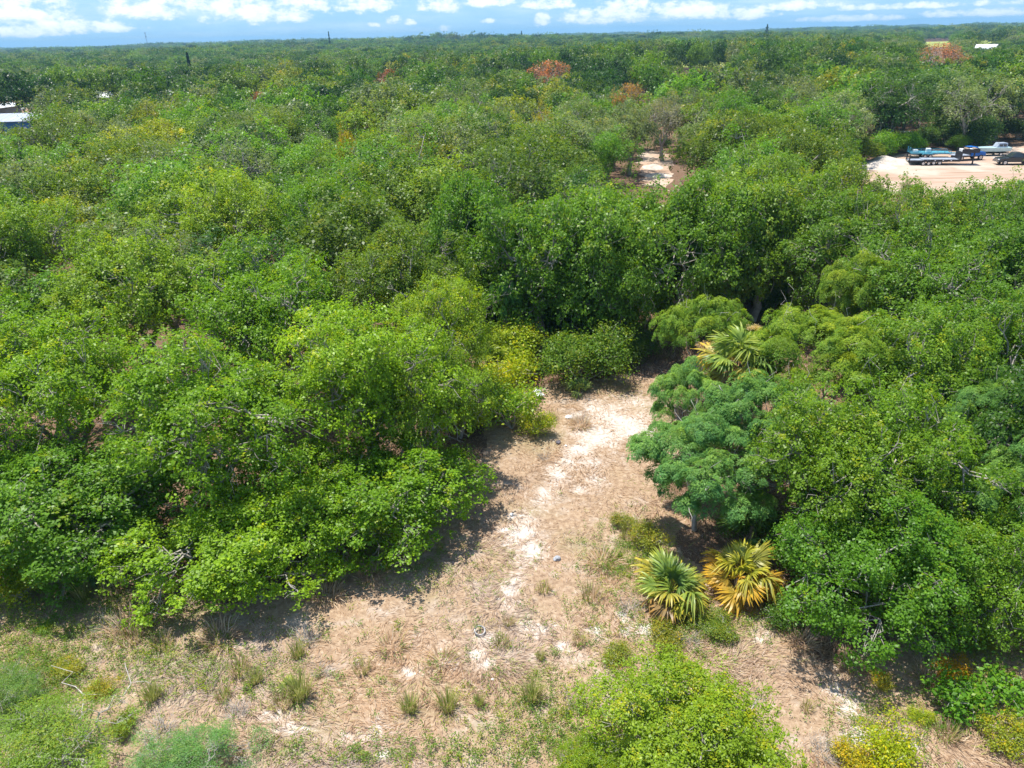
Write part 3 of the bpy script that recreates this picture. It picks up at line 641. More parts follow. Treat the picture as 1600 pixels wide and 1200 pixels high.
q = NG(ngr); gi = q.n('NodeGroupInput'); go = q.n('NodeGroupOutput'); join = q.n('GeometryNodeJoinGeometry')
for k in reversed(kinds):
    oi = q.n('GeometryNodeObjectInfo', transform_space='ORIGINAL'); oi.inputs['Object'].default_value = src[k]; oi.inputs['As Instance'].default_value = False
    sm_ = q.n('GeometryNodeSetMaterial'); sm_.inputs['Material'].default_value = leafmat('distant_leaf', fixed=tuple(.82 * v_ for v_ in PAL[k]), vary=.8, hue=-.05); g2i = q.n('GeometryNodeGeometryToInstance')
    q.link(oi.outputs['Geometry'], sm_.inputs[0]); q.link(sm_.outputs[0], g2i.inputs[0]); q.link(g2i.outputs[0], join.inputs[0])
iop = q.n('GeometryNodeInstanceOnPoints'); iop.inputs['Pick Instance'].default_value = True
mtp = q.n('GeometryNodeMeshToPoints'); q.link(gi.outputs[0], mtp.inputs[0]); q.link(mtp.outputs[0], iop.inputs['Points']); q.link(join.outputs[0], iop.inputs['Instance'])
for nm, ty, sock in (('idx', 'INT', 'Instance Index'), ('rot', 'FLOAT_VECTOR', 'Rotation'), ('scl', 'FLOAT_VECTOR', 'Scale')):
    na = q.n('GeometryNodeInputNamedAttribute', data_type=ty); na.inputs['Name'].default_value = nm; q.link(na.outputs['Attribute'], iop.inputs[sock])
q.link(iop.outputs[0], go.inputs[0])
md = wood.modifiers.new('woodland', 'NODES'); md.node_group = ngr
#OBJECTS

# ------------------------------------------------------------------ understorey bushes
YG, MG, BG = (.27, .37, .018), (.16, .30, .024), (.11, .25, .02)
bush_p = [bush(s, 1.0, 1.3, n_sp=170, lps=26) for s in (91, 92, 93)]
big_bush_p = [bush(94, 1.9, 2.2, n_sp=480, lps=30, leaf=.10, sprayr=.17, tipp=.2), bush(95, 1.9, 2.4, n_sp=460, lps=30, leaf=.12, sprayr=.18, tipp=.15)]
broad_p = [bush(96, 1.1, 1.3, n_sp=90, lps=11, leaf=.17, sprayr=.2, tipp=.1)]
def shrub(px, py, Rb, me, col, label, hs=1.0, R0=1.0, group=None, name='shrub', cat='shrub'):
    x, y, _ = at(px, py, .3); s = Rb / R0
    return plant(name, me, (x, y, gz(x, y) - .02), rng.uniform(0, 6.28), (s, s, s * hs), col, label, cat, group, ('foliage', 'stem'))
shrub(912, 590, 2.7, big_bush_p[0], (.14, .25, .03), 'large rounded green shrub at the head of the straw clearing, above the small fan palm', .95, 1.9)
shrub(805, 580, 2.4, big_bush_p[1], YG, 'large yellow green shrub left of the rounded one at the head of the clearing', .9, 1.9)
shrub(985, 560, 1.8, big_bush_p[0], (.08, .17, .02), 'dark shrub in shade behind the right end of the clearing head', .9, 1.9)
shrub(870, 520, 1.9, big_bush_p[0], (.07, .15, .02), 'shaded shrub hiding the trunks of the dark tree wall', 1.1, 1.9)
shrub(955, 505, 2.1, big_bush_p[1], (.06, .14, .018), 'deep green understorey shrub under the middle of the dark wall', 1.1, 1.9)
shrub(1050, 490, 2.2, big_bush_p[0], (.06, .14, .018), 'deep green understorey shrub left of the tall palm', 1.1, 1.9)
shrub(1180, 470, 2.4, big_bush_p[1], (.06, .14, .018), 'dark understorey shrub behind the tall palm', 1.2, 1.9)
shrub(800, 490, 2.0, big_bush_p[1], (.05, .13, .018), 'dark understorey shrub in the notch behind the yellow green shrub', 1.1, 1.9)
shrub(785, 632, 1.8, bush_p[0], YG, 'bright yellow green bush at the upper left corner of the clearing', 1.2)
shrub(735, 660, 1.1, bush_p[1], MG, 'mid green bush tucked against the thicket edge above the bare straw', 1.2)
shrub(800, 662, 1.9, bush_p[2], MG, 'green bush beside the pale debris at the clearing edge', 1.0)
shrub(838, 668, 1.0, bush_p[0], YG, 'small yellow tipped bush in front of the green bush by the pale debris', .9)
shrub(770, 640, .8, bush_p[2], YG, 'yellowing bush between the thicket and the green bush by the debris', .9)
shrub(1010, 850, .8, bush_p[1], (.22, .26, .03), 'sparse yellow green bush between the feathery tree and the yellow fan palm', .8)
shrub(975, 815, .6, bush_p[0], (.17, .22, .04), 'thin olive bush on the right edge of the sand track', .7)
shrub(32, 920, 1.05, bush_p[2], YG, 'vivid yellow green bush at the left frame edge below the dark oak', .9)
shrub(1035, 995, .7, bush_p[0], (.22, .25, .03), 'low yellow green bush just below the two yellow fan palms', .6)
shrub(955, 1022, .62, bush_p[1], (.22, .27, .03), 'low yellow green bush left of the young oak top', .6)
shrub(1120, 975, .7, bush_p[2], (.14, .22, .03), 'low green bush between the fan palms and the big front right oak', .5)
shrub(1500, 1095, .95, broad_p[0], (.13, .29, .025), 'broad-leaved deep green shrub casting a dark shadow at the lower right', .9, 1.1)
shrub(1560, 1085, .9, broad_p[0], (.13, .29, .025), 'broad-leaved green shrub cut by the right frame edge, lower right', .9, 1.1)
shrub(1500, 1050, .6, bush_p[1], (.55, .36, .015), 'orange yellow leaved bush above the broad-leaved shrub', .6)
shrub(1597, 1065, .3, bush_p[2], (.45, .27, .02), 'small orange leaved bush at the right frame edge', .6)
shrub(1440, 1110, .4, bush_p[0], YG, 'light green bush left of the broad-leaved shrub', .6)
shrub(1378, 1062, .38, bush_p[2], (.32, .32, .03), 'small yellow bush below the skirt of the big front right oak', .8)
shrub(1405, 1185, .95, bush_p[1], (.36, .43, .015), 'bright yellow bush cut by the bottom frame edge, lower right', .8)
shrub(1330, 1190, .6, bush_p[0], (.34, .34, .02), 'small yellow bush left of the bright yellow one at the bottom edge', .8)
shrub(1570, 1150, .8, bush_p[2], (.22, .28, .02), 'soft yellow green bush in the bottom right corner', .6)
shrub(1535, 1000, .5, bush_p[0], (.2, .26, .03), 'small green bush on straw right of the big front right oak', .6)
shrub(1590, 950, .7, bush_p[1], (.17, .26, .03), 'green bush at the right frame edge beneath the fine-leaved oak', .9)
shrub(70, 975, .35, bush_p[0], MG, 'small green weed bush on straw below the vivid yellow green one', .5)
shrub(100, 1040, .5, bush_p[2], (.25, .29, .03), 'yellow green low bush above the corner feathery tree', .5)
shrub(160, 1075, .5, bush_p[1], (.30, .29, .02), 'yellowish low bush in the bleached twigs, lower left', .5)
shrub(195, 1130, .5, bush_p[0], (.17, .26, .02), 'green low bush between the two bottom left feathery plants', .7)
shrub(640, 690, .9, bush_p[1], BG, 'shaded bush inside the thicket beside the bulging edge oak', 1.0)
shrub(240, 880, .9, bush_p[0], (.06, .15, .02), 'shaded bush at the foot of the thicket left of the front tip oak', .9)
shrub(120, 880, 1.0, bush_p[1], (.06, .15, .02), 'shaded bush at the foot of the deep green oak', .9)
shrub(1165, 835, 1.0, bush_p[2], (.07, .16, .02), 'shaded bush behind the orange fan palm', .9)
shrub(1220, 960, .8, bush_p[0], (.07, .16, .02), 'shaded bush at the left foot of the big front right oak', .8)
# brush at the edges of the sandy yard
for i, (a, b, r_, c, t_) in enumerate([(1385, 240, 3.4, (.13, .30, .02), 'fresh green brush behind the pale sand heap'), (1425, 236, 2.6, (.14, .33, .02), 'fresh green brush at the left end of the trailers'),
        (1500, 231, 2.2, (.12, .26, .02), 'light green shrub behind the blue truck'), (1350, 250, 3.2, (.16, .24, .02), 'yellowish brush left of the sand heap'),
        (1485, 226, 4.6, (.07, .15, .03), 'dark brush behind the flat trailers'), (1520, 228, 4.2, (.07, .15, .03), 'dark brush under the huge grey green oak'), (1590, 215, 3.4, (.07, .14, .03), 'dark brush behind the pickup'),
        (1440, 228, 2.6, (.07, .15, .03), 'dark brush right of the white cart'),
        (1420, 303, 1.4, (.12, .19, .04), 'sparse brush at the near edge of the sandy yard'), (1470, 325, 1.4, (.13, .2, .04), 'scrubby brush at the near edge of the yard, below the trailers'),
        (1540, 315, 1.7, (.12, .22, .03), 'bright scrub at the near right edge of the sandy yard'), (1370, 308, 1.7, (.12, .19, .03), 'scrub at the near left corner of the sandy yard'), (1590, 321, 1.8, (.12, .21, .03), 'scrub below the dark round tank'),
        (1000, 215, 2.6, (.16, .24, .03), 'yellow green brush at the back of the small sandy clearing'), (1035, 228, 1.6, (.05, .12, .02), 'small dark bush in the small sandy clearing'),
        (35, 205, 3.5, (.13, .19, .03), 'brush in front of the blue walled building')]):
    shrub(a, b, r_, big_bush_p[i % 2], c, t_, .9, 1.9)
# undergrowth at the feet of the wood
rows = [('beneath the dark tree wall, front row', 518, range(700, 1010, 62)), ('beneath the dark tree wall, second row', 498, range(700, 1010, 62)), ('beneath the dark tree wall, third row', 478, range(700, 1330, 62)), ('beneath the dark tree wall, back row', 455, range(700, 1330, 62)),
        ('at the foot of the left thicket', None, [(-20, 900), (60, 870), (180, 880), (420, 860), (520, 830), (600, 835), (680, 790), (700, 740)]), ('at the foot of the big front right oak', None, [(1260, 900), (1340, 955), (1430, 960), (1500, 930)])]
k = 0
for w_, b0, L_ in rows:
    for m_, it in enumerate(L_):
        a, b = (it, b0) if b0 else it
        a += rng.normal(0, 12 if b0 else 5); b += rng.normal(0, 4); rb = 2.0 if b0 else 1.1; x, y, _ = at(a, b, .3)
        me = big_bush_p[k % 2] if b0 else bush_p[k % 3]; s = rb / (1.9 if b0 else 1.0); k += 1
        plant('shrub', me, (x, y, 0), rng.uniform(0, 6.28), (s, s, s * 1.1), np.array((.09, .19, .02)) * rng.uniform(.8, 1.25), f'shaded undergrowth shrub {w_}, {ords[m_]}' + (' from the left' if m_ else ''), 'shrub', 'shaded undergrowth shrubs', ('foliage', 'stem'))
# bright stems: grassy reed clump
# ------------------------------------------------------------------ palms
def frond_mesh(seed, Rf=.85, pet=.8, nseg=34, span=R(290), droop=.35):
    r = np.random.default_rng(seed); V, Q, rnd, tip = [], [], [], []
    for j in range(nseg):
        a = -span / 2 + span * (j + .5) / nseg; L = Rf * (1 - .22 * abs(a) / (span / 2)) * r.uniform(.93, 1.05)
        d = np.array([math.cos(a), math.sin(a), 0.]); s = np.array([-math.sin(a), math.cos(a), 0.])
        fr = [0, .4, .72, 1.0]; wd = [.012, .055, .042, .004]; b0 = len(V)
        dr = droop * r.uniform(.3, 2.2); cup = .22
        for f, w in zip(fr, wd):
            z = cup * L * f * (1 - .35 * abs(a)) * .6 - dr * L * f ** 2.6 - .10 * (d[0] < 0) * f
            c = np.array([pet, 0, 0.]) + d * L * f * (1 - .12 * f * dr * 2) + [0, 0, z]
            tw = .018 * (1 if j % 2 else -1)
            V += [c + s * w * Rf + [0, 0, tw * (f > .1)], c - s * w * Rf - [0, 0, tw * (f > .1)]]
        for k in range(3):
            q0 = b0 + 2 * k; Q.append((q0, q0 + 1, q0 + 3, q0 + 2)); rnd.append(np.clip(.4 + r.normal(0, .15) + .08 * (j % 2), 0, 1)); tip.append(min(1, [.0, .3, .9][k] * r.uniform(.3, 1.3)))
    b0 = len(V)
    for f in np.linspace(0, 1, 4):
        V += [np.array([pet * f, .02, -.05 * math.sin(f * 3.14)]), np.array([pet * f, -.02, -.05 * math.sin(f * 3.14)])]
    for k in range(3): q0 = b0 + 2 * k; Q.append((q0, q0 + 1, q0 + 3, q0 + 2)); rnd.append(.8); tip.append(.5)
    return quadmesh('frond', V, Q, M_palm, {'rnd': ('FACE', rnd), 'tip': ('FACE', tip)})
frond_p = [frond_mesh(1), frond_mesh(2, .8, .9, 28, R(235), .6), frond_mesh(3, .9, .7, 34, R(260), .25)]
def palm(px, py, zt, sc, n, label, cols, low=-25, loc=None, name='fan_palm', seed=1):
    r = np.random.default_rng(seed); x, y, _ = at(px, py, zt + .3 * sc); e = empty(name, (x, y, 0)); tag(e, label, 'palm')
    pts = bend(np.array([r.normal(0, .05), r.normal(0, .05), -.05]), np.array([0, 0, max(zt, .1)]), 6, 0, .06, r)
    TV, TQ = tubes([(pts, np.linspace(.19, .15, 6) * min(1, .6 + .3 * sc))], 8); link('trunk', quadmesh('trunk', TV, TQ, M_palmtrunk, smooth=True), e)
    for i in range(n):
        f = i / (n - 1); ele = R(82 - (82 - low) * f ** .85 + r.normal(0, 9)); azm = i * 2.39996 + r.normal(0, .35)
        o = link('frond', frond_p[i % 3] if f < .8 else frond_p[1], e, (0, 0, zt))
        o.rotation_mode = 'ZYX'[::-1] if False else 'XYZ'
        o.rotation_euler = (r.normal(0, .5), -ele, azm); s = sc * (.72 + .3 * min(1, f * 3)) * r.uniform(.75, 1.12); o.scale = (s, s * r.uniform(.7, 1.05), s)
        c = np.array(cols[min(len(cols) - 1, int(f * len(cols)))]) * r.uniform(.85, 1.15); o.color = (*c, 1)
    return e
GP, YP, OP, DP = (.14, .24, .06), (.31, .32, .06), (.40, .29, .04), (.27, .19, .10)
palm(1050, 912, .4, 1.02, 32, 'stemless fan palm with green heart and yellow outer fronds, below the feathery tree', [GP, (.24, .34, .07), YP, YP, DP], -20, seed=3)
palm(1158, 890, .75, 1.0, 28, 'fan palm with orange and yellow fronds right of the green hearted palm', [(.34, .37, .05), YP, OP, OP, DP], -42, seed=4)
palm(1158, 552, 4.9, 1.2, 40, 'tall fan palm with yellow green head rising through the feathery trees', [(.20, .30, .05), (.22, .31, .06), GP, (.42, .37, .07), DP, DP], -60, seed=5)
palm(905, 606, .15, .62, 9, 'small pale fan palm below the rounded shrub at the clearing head', [(.20, .30, .10)], 15, seed=6)
palm(762, 556, 1.7, .9, 16, 'fan palm half hidden between the thicket and the large yellow green shrub', [(.22, .33, .08), (.18, .28, .06), YP], -30, seed=7)
palm(795, 590, .4, .75, 8, 'yellow fan palm fronds beneath the large yellow green shrub', [YP, (.30, .36, .05)], -5, seed=8)
palm(456, 1078, .05, .36, 7, 'young fan palm in rushy grass on the straw at the lower left', [(.25, .33, .08)], 30, seed=9)
palm(1180, 812, 1.0, .95, 14, 'dark green fan palm behind the orange fan palm', [(.10, .2, .04)], -10, seed=10)
palm(125, 912, .12, .55, 10, 'small blue green fan palm in the shade edge right of the vivid bush', [(.12, .26, .10)], 25, seed=11)
# flower plumes on the tall palm
def plume(px, py, z, r_, col, label):
    r = np.random.default_rng(int(px)); x, y, _ = at(px, py, z); n = 480; d = norm(r.normal(0, 1, (n, 3)) * [1.3, .8, .6] + [.3, 0, .2]); P_ = d * r.uniform(.1, 1.3, (n, 1)) * r_ * [1.2, 1, .6]
    V, Q = leaves(P_, norm(d + r.normal(0, .3, (n, 3))), norm(r.normal(0, 1, (n, 3))), .09, .03, .1)
    me = quadmesh('flower_plume', V, Q, M_fine, {'rnd': ('FACE', r.uniform(.2, .9, n)), 'tip': ('FACE', np.zeros(n))})
    e = link('flower_plume', me, None, (x, y, z)); e.color = (*col, 1); return tag(e, label, 'flower plume')
plume(1104, 540, 4.9, .34, (.72, .50, .33), 'cream pink flower plume left of the tall palm head')
plume(1143, 560, 4.7, .32, (.70, .60, .25), 'yellow cream flower plume low in the tall palm head')
plume(1178, 512, 5.1, .26, (.70, .55, .35), 'pale cream flower plume at the top right of the tall palm')

# ------------------------------------------------------------------ dry grass (uncountable)
def blades(x, y, z, ang, L, lean, W, r, curl=.6):
    n = len(x); d = np.stack([np.cos(ang), np.sin(ang)], 1); s = np.stack([-np.sin(ang), np.cos(ang), np.zeros(n)], 1) * W[:, None] * .5
    h1 = L * .55; c1, s1 = np.cos(lean), np.sin(lean); l2 = np.maximum(lean - curl, -.2)
    p0 = np.stack([x, y, z], 1); p1 = p0 + np.column_stack([d * (h1 * c1)[:, None], h1 * s1]); p2 = p1 + np.column_stack([d * (L * .45 * np.cos(l2))[:, None], L * .45 * np.sin(l2)])
    V = np.stack([p0 - s, p0 + s, p1 + s * .9, p1 - s * .9, p2 + s * .15, p2 - s * .15], 1).reshape(-1, 3)
    b = np.arange(n)[:, None] * 6; Q = np.concatenate([b + [0, 1, 2, 3], b + [3, 2, 4, 5]], 1).reshape(-1, 4)
    return V, Q
def zfield(x, y): return .035 * snoise(x, y, 1.6, 3) + .06 * snoise(x, y, .35, 4)
NB = 400000
yy = 8.5 + (44 - 8.5) * rng.uniform(0, 1, NB) ** 1.15; xx = rng.uniform(-1, 1, NB) * (yy * .80 + 3)
inside = inpoly(xx + .5 * snoise(xx, yy, .9, 5), yy + .5 * snoise(xx, yy, .9, 6), CLEAR)
sm = sandmask(xx, yy); pat = snoise(xx, yy, 1.1, 21); fine = snoise(xx, yy, 5, 22)
dens = np.clip(.62 + .28 * pat + .18 * fine, .12, 1) * np.clip(1.1 - 1.25 * sm, .05, 1) * np.where(inside, 1, .6)
k_ = rng.random(NB) < dens; xx, yy, pat, fine, sm = xx[k_], yy[k_], pat[k_], fine[k_], sm[k_]; n = len(xx)
ang = 2.6 * snoise(xx, yy, .55, 31) + .8 * snoise(xx, yy, 2.5, 32) + rng.normal(0, .55, n)
Ls = rng.uniform(.12, .34, n) * (1 + .35 * pat * (sm < .3)); Ls = np.clip(Ls, .06, .6) * np.where(inside[k_], 1, 1.7)
lean = np.clip(rng.normal(.28, .25, n), .02, 1.35)
ppx, ppy, _ = project(xx, yy, 0 * xx)
gl = np.clip(.55 * snoise(xx, yy, .5, 41) - .35, 0, 1)
for (cx, cy, rx, ry, w) in ((60, 1060, 190, 140, .75), (230, 1010, 150, 60, .35), (650, 870, 90, 50, .25), (450, 1080, 80, 50, .4), (900, 1130, 120, 90, .5), (1000, 860, 60, 60, .6), (1080, 990, 130, 50, .5), (940, 960, 60, 50, .35), (1540, 1040, 110, 110, .35), (230, 930, 180, 35, .45), (600, 1180, 260, 40, .15), (440, 960, 90, 25, .3), (1400, 1150, 90, 60, .3)):
    gl = np.maximum(gl, w * np.exp(-((ppx - cx) / rx) ** 2 - ((ppy - cy) / ry) ** 2) * np.clip(.8 + .6 * fine, 0, 1.4))
green = (rng.random(n) < gl * .75) * rng.uniform(.55, 1, n)
grey = np.clip(.5 + .8 * snoise(xx, yy, .42, 51), 0, 1) * np.clip((1130 - ppx) / 1200 + .55, .2, 1) * np.clip((ppy - 560) / 500, .15, 1)
V, Q = blades(xx, yy, zfield(xx, yy) - .01, ang, Ls, lean, rng.uniform(.012, .024, n), rng)
two = lambda a_: np.repeat(a_, 2)
gm = quadmesh('dry_grass', V, Q, M_blade, {'rnd': ('FACE', two(np.clip(rng.normal(.5, .24, n) + .1 * fine, 0, 1))), 'green': ('FACE', two(green)), 'grey': ('FACE', two(np.clip(grey + rng.normal(0, .15, n), 0, 1)))})
tag(link('dry_grass', gm), 'matted straw coloured dry grass over the clearing', 'grass', kind='stuff')
print('blades', n)
# low green weeds (uncountable)
NW = 5200; wx0, wy0 = [], []
for (cx, cy, rx, ry, m_) in ((880, 1120, 110, 60, 420), (760, 1180, 220, 30, 230), (540, 1180, 200, 25, 110), (60, 1030, 110, 80, 900), (260, 1040, 160, 60, 300), (1080, 980, 110, 30, 350), (980, 870, 60, 50, 350), (1540, 1040, 90, 90, 250), (640, 880, 80, 40, 200), (1380, 1130, 90, 60, 200), (150, 950, 160, 30, 300), (800, 1000, 400, 150, 350), (430, 1060, 200, 60, 200)):
    for _ in range(m_):
        p_ = at(rng.normal(cx, rx * .6), min(1300, rng.normal(cy, ry * .6))); wx0.append(p_[0]); wy0.append(p_[1])
wx0, wy0 = np.array(wx0), np.array(wy0); kk = inpoly(wx0, wy0, CLEAR); wx0, wy0 = wx0[kk], wy0[kk]
kl = rng.poisson(16, len(wx0)); wi = np.repeat(np.arange(len(wx0)), kl); n = len(wi)
P_ = np.column_stack([wx0[wi] + rng.normal(0, .07, n), wy0[wi] + rng.normal(0, .07, n), rng.uniform(.04, .24, n) + zfield(wx0, wy0)[wi]])
V, Q = leaves(P_, norm(rng.normal(0, 1, (n, 3)) + [0, 0, .2]), norm(rng.normal(0, .6, (n, 3)) + [0, 0, 1]), rng.uniform(.035, .08, n), rng.uniform(.02, .045, n))
wm = quadmesh('low_weeds', V, Q, M_leaf, {'rnd': ('FACE', np.clip(rng.normal(.5, .2, n) + rng.normal(0, .15, len(wx0))[wi], 0, 1)), 'tip': ('FACE', (rng.random(len(wx0)) < .25)[wi] * .8)})
o = tag(link('low_weeds', wm), 'scattered low green weeds among the dry grass', 'weeds', kind='stuff'); o.color = (.16, .27, .04, 1)

# ------------------------------------------------------------------ grass tufts (each a thing)
def tuft_mesh(seed, n=260, L=(.3, .6), spread=.22, green=1.0, lean=(1.3, .2), w=.022, grey=0.0):
    r = np.random.default_rng(seed); a = r.uniform(0, 6.283, n); q_ = np.sqrt(r.uniform(0, 1, n)) * spread
    V, Q = blades(np.cos(a) * q_, np.sin(a) * q_, np.zeros(n), a + r.normal(0, .5, n), r.uniform(*L, n), np.clip(r.normal(*lean, n), .15, 1.5), r.uniform(.6, 1.3, n) * w, r, .35)
    return quadmesh('grass_tuft', V, Q, M_blade, {'rnd': ('FACE', np.repeat(np.clip(r.normal(.68, .22, n), 0, 1), 2)), 'green': ('FACE', np.repeat((r.random(n) < green) * r.uniform(.6, 1, n), 2)), 'grey': ('FACE', np.full(2 * n, grey))})
tg = [tuft_mesh(s, 170, (.3, .75), .24, .92) for s in (1, 2, 3)]; tm = [tuft_mesh(s, 130, (.18, .5), .3, .55) for s in (4, 5)]; ts = [tuft_mesh(s, 200, (.25, .6), .42, .1, (.6, .35)) for s in (6, 7)]
def tuft(px, py, k, s, label, group='green rush tufts on the straw clearing'):
    x, y, _ = at(px, py); me = (tg, tm, ts)[k][rng.integers(2)]; o = link('grass_tuft', me, None, (x, y, gz(x, y) - .02)); o.rotation_euler = (0, 0, rng.uniform(0, 6.28)); o.scale = (s, s, s * rng.uniform(1.1, 1.4))
    return tag(o, label, 'grass tuft', group)
for a, b, k, s, t_ in [(832, 1092, 0, 1.0, 'thick upright green rush tuft, rightmost of the three near the bottom'), (700, 1108, 0, .95, 'upright green rush tuft, middle of the three near the bottom'), (640, 1110, 0, .8, 'yellow green rush tuft, leftmost of the three near the bottom'),
        (470, 1092, 0, 1.1, 'dense rush tuft beside the young fan palm'), (440, 1105, 1, .9, 'yellowish rush tuft in front of the young fan palm'), (565, 1045, 1, .8, 'olive tuft above left of the three rush tufts'), (850, 925, 1, .8, 'slender olive tuft below the grey rock'),
        (375, 1050, 1, 1.1, 'olive tuft left of the pale dead brush'), (400, 1065, 0, .7, 'green tuft above the young fan palm, left'), (205, 1005, 1, 1.1, 'grass tuft on the straw below the thicket, left'), (195, 985, 2, 1.2, 'pale feathery straw clump left of the front tip oak'),
        (255, 1010, 1, 1.0, 'olive green tuft below left of the front tip oak'), (350, 1090, 1, .7, 'thin tuft near bleached twigs, lower left'), (240, 1095, 0, .8, 'bright grass tuft beside the bleached branch'), (465, 1025, 0, .7, 'green sprout tuft right of the pale dead brush'),
        (785, 1010, 1, .8, 'olive tuft right of the tyre ring'), (795, 975, 1, .6, 'small olive tuft above right of the tyre ring'), (690, 1035, 2, .9, 'brown clump below left of the tyre ring'), (845, 1030, 0, .45, 'small yellow green tuft on bare ground left of the low bushes'),
        (750, 1103, 0, .5, 'small vivid green sprout between two rush tufts'), (925, 935, 1, 1.1, 'olive brown clump left of the yellow fan palms'), (905, 1005, 1, .7, 'olive clump below left of the fan palms'), (940, 880, 2, 1.2, 'straw clump beside the feathery tree shade'),
        (640, 870, 1, .8, 'green grass clump at the thicket edge below the bulging oak'), (580, 900, 2, 1.1, 'tall straw clump at the shadow edge of the thicket'), (510, 930, 2, 1.2, 'tall straw clump right of the front tip oak'), (555, 885, 0, .8, 'green clump in shade at the thicket foot'),
        (130, 935, 0, 1.0, 'green grass clump beside the small blue green fan palm'), (180, 930, 1, 1.1, 'yellow green clump at the shade edge, lower left'), (345, 1000, 2, 1.2, 'straw clump under the lip of the front tip oak'), (720, 780, 2, 1.0, 'straw clump at the thicket edge above the sand patch'),
        (905, 665, 2, 1.1, 'brown dry clump above the sand track'), (860, 655, 1, 1.0, 'olive dry clump beside the pale debris'), (985, 840, 1, 1.1, 'green clump on the right edge of the track'), (1250, 1005, 2, 1.0, 'straw clump beneath the big front right oak'), (1330, 1040, 2, .9, 'brown clump at the skirt of the big front right oak'),
        (1260, 1110, 1, .6, 'small tuft right of the young oak'), (1480, 1150, 1, .9, 'grass clump under the broad-leaved shrub'), (1570, 1010, 2, 1.0, 'straw clump near the right frame edge'), (1450, 1060, 2, .9, 'brown clump left of the orange yellow bush'), (610, 1010, 2, .9, 'straw clump in the middle of the straw field')]:
    tuft(a, b, k, s, t_)
# pale dead brush
def brush_mesh(seed, n=70, h=.6, sp=.5):
    r = np.random.default_rng(seed); polys = []
    for _ in range(n):
        a = r.uniform(0, 6.283); b0 = np.array([math.cos(a), math.sin(a), 0]) * r.uniform(0, sp * .5); e = b0 + np.array([math.cos(a) * r.uniform(.1, sp), math.sin(a) * r.uniform(.1, sp), h * r.uniform(.4, 1)])
        polys.append((bend(b0, e, 4, 0, .4, r), np.linspace(.008, .003, 4)))
    V, Q = tubes(polys, 3); return quadmesh('dead_brush', V, Q, M_twig)
db = [brush_mesh(1), brush_mesh(2, 90, .7, .6)]
for a, b, s, t_ in [(475, 1000, 1.0, 'grey leafless brush right of the front tip oak'), (170, 985, 1.1, 'pale grey leafless brush on straw, lower left'), (500, 1050, .8, 'pale leafless brush above the young fan palm'), (370, 1120, .9, 'bleached leafless brush right of the fallen branch'), (250, 1150, 1.2, 'bleached leafless brush beside the bottom feathery shrub'),
        (1080, 1010, .9, 'dark grey leafless brush below the fan palms'), (1010, 1110, .9, 'grey leafless brush left of the young oak'), (900, 1100, .9, 'grey brush with weeds at the bottom centre'), (850, 715, .7, 'dry fallen frond heap on the straw left of the track'), (910, 660, 1.0, 'dark dry brush above the white sand'), (1440, 1020, .8, 'grey twigs at the skirt of the big right oak'), (985, 955, .8, 'dark twiggy brush left of the fan palms'), (1015, 690, .9, 'tangle of pale dead branches under the feathery tree'), (1285, 1180, .9, 'grey brush between the yellow bushes and the young oak')]:
    x, y, _ = at(a, b); o = link('dead_brush', db[int(a) % 2], None, (x, y, gz(x, y) - .03)); o.rotation_euler = (0, 0, rng.uniform(0, 6)); o.scale = (s, s, s * .8); tag(o, t_, 'dead brush', 'leafless brush clumps')
# fallen pale branch lower left
r = rng; P0, P1, P2, P3, P4, P5 = [at(a, b, z) for a, b, z in ((125, 1132, .4), (130, 1085, .7), (80, 1040, .9), (150, 1130, .5), (205, 1068, .8), (195, 1035, .9))]
V, Q = tubes([(bend(P0, P1, 5, 0, .2), np.linspace(.03, .02, 5)), (bend(P1, P2, 5, 0, .3), np.linspace(.02, .008, 5)), (bend(P3, P4, 6, 0, .3), np.linspace(.028, .016, 6)), (bend(P4, P5, 4, 0, .3), np.linspace(.016, .007, 4)), (bend(P4, at(235, 1068, .8), 4, 0, .2), np.linspace(.012, .006, 4)), (bend(at(150, 1130, .5), at(175, 1118, .6), 4), np.linspace(.015, .006, 4)), (bend(P1, at(160, 1085, .8), 4), np.linspace(.012, .005, 4)),
             (bend(P0 - [0, 0, .45], P0, 3), np.linspace(.035, .03, 3)), (bend(P3 - [0, 0, .5], P3, 3), np.linspace(.03, .028, 3))], 5)
tag(link('bare_branch', quadmesh('bare_branch', V, Q, M_twig, smooth=True)), 'bleached bare forked sapling branch over the bottom left grass', 'branch')

# ------------------------------------------------------------------ rocks and debris
import bmesh
M_rock = simple('grey_rock', (.33, .34, .36), .8, noise=.3, scale=8, bump=.4); M_white = simple('white_debris', (.72, .73, .72), .6, noise=.12, scale=9)
M_rubber = simple('old_rubber', (.10, .095, .09), .85, noise=.4, scale=12)
def rock(px, py, s, label, mat=M_rock, name='rock', sq=(1, .8, .6), cat='rock', seed=0):
    bm = bmesh.new(); bmesh.ops.create_icosphere(bm, subdivisions=3, radius=.5); r_ = np.random.default_rng(seed); ps = [Vector(norm(r_.normal(0, 1, 3))) for _ in range(9)]
    for v in bm.verts:
        for p_ in ps:
            d_ = v.co.dot(p_) - .36
            if d_ > 0: v.co -= p_ * d_
        v.co = Vector((v.co.x * sq[0], v.co.y * sq[1], v.co.z * sq[2])) * s
    me = bpy.data.meshes.new(name); bm.to_mesh(me); bm.free(); me.materials.append(mat); x, y, _ = at(px, py)
    o = link(name, me, None, (x, y, gz(x, y) + s * sq[2] * .2)); o.rotation_euler = (.1, .15, seed * 1.3); return tag(o, label, cat)
rock(870, 874, .38, 'grey rock on the edge of the lower white sand patch', seed=1)
rock(889, 655, .42, 'white chunk at the upper left of the sand track', M_white, seed=2)
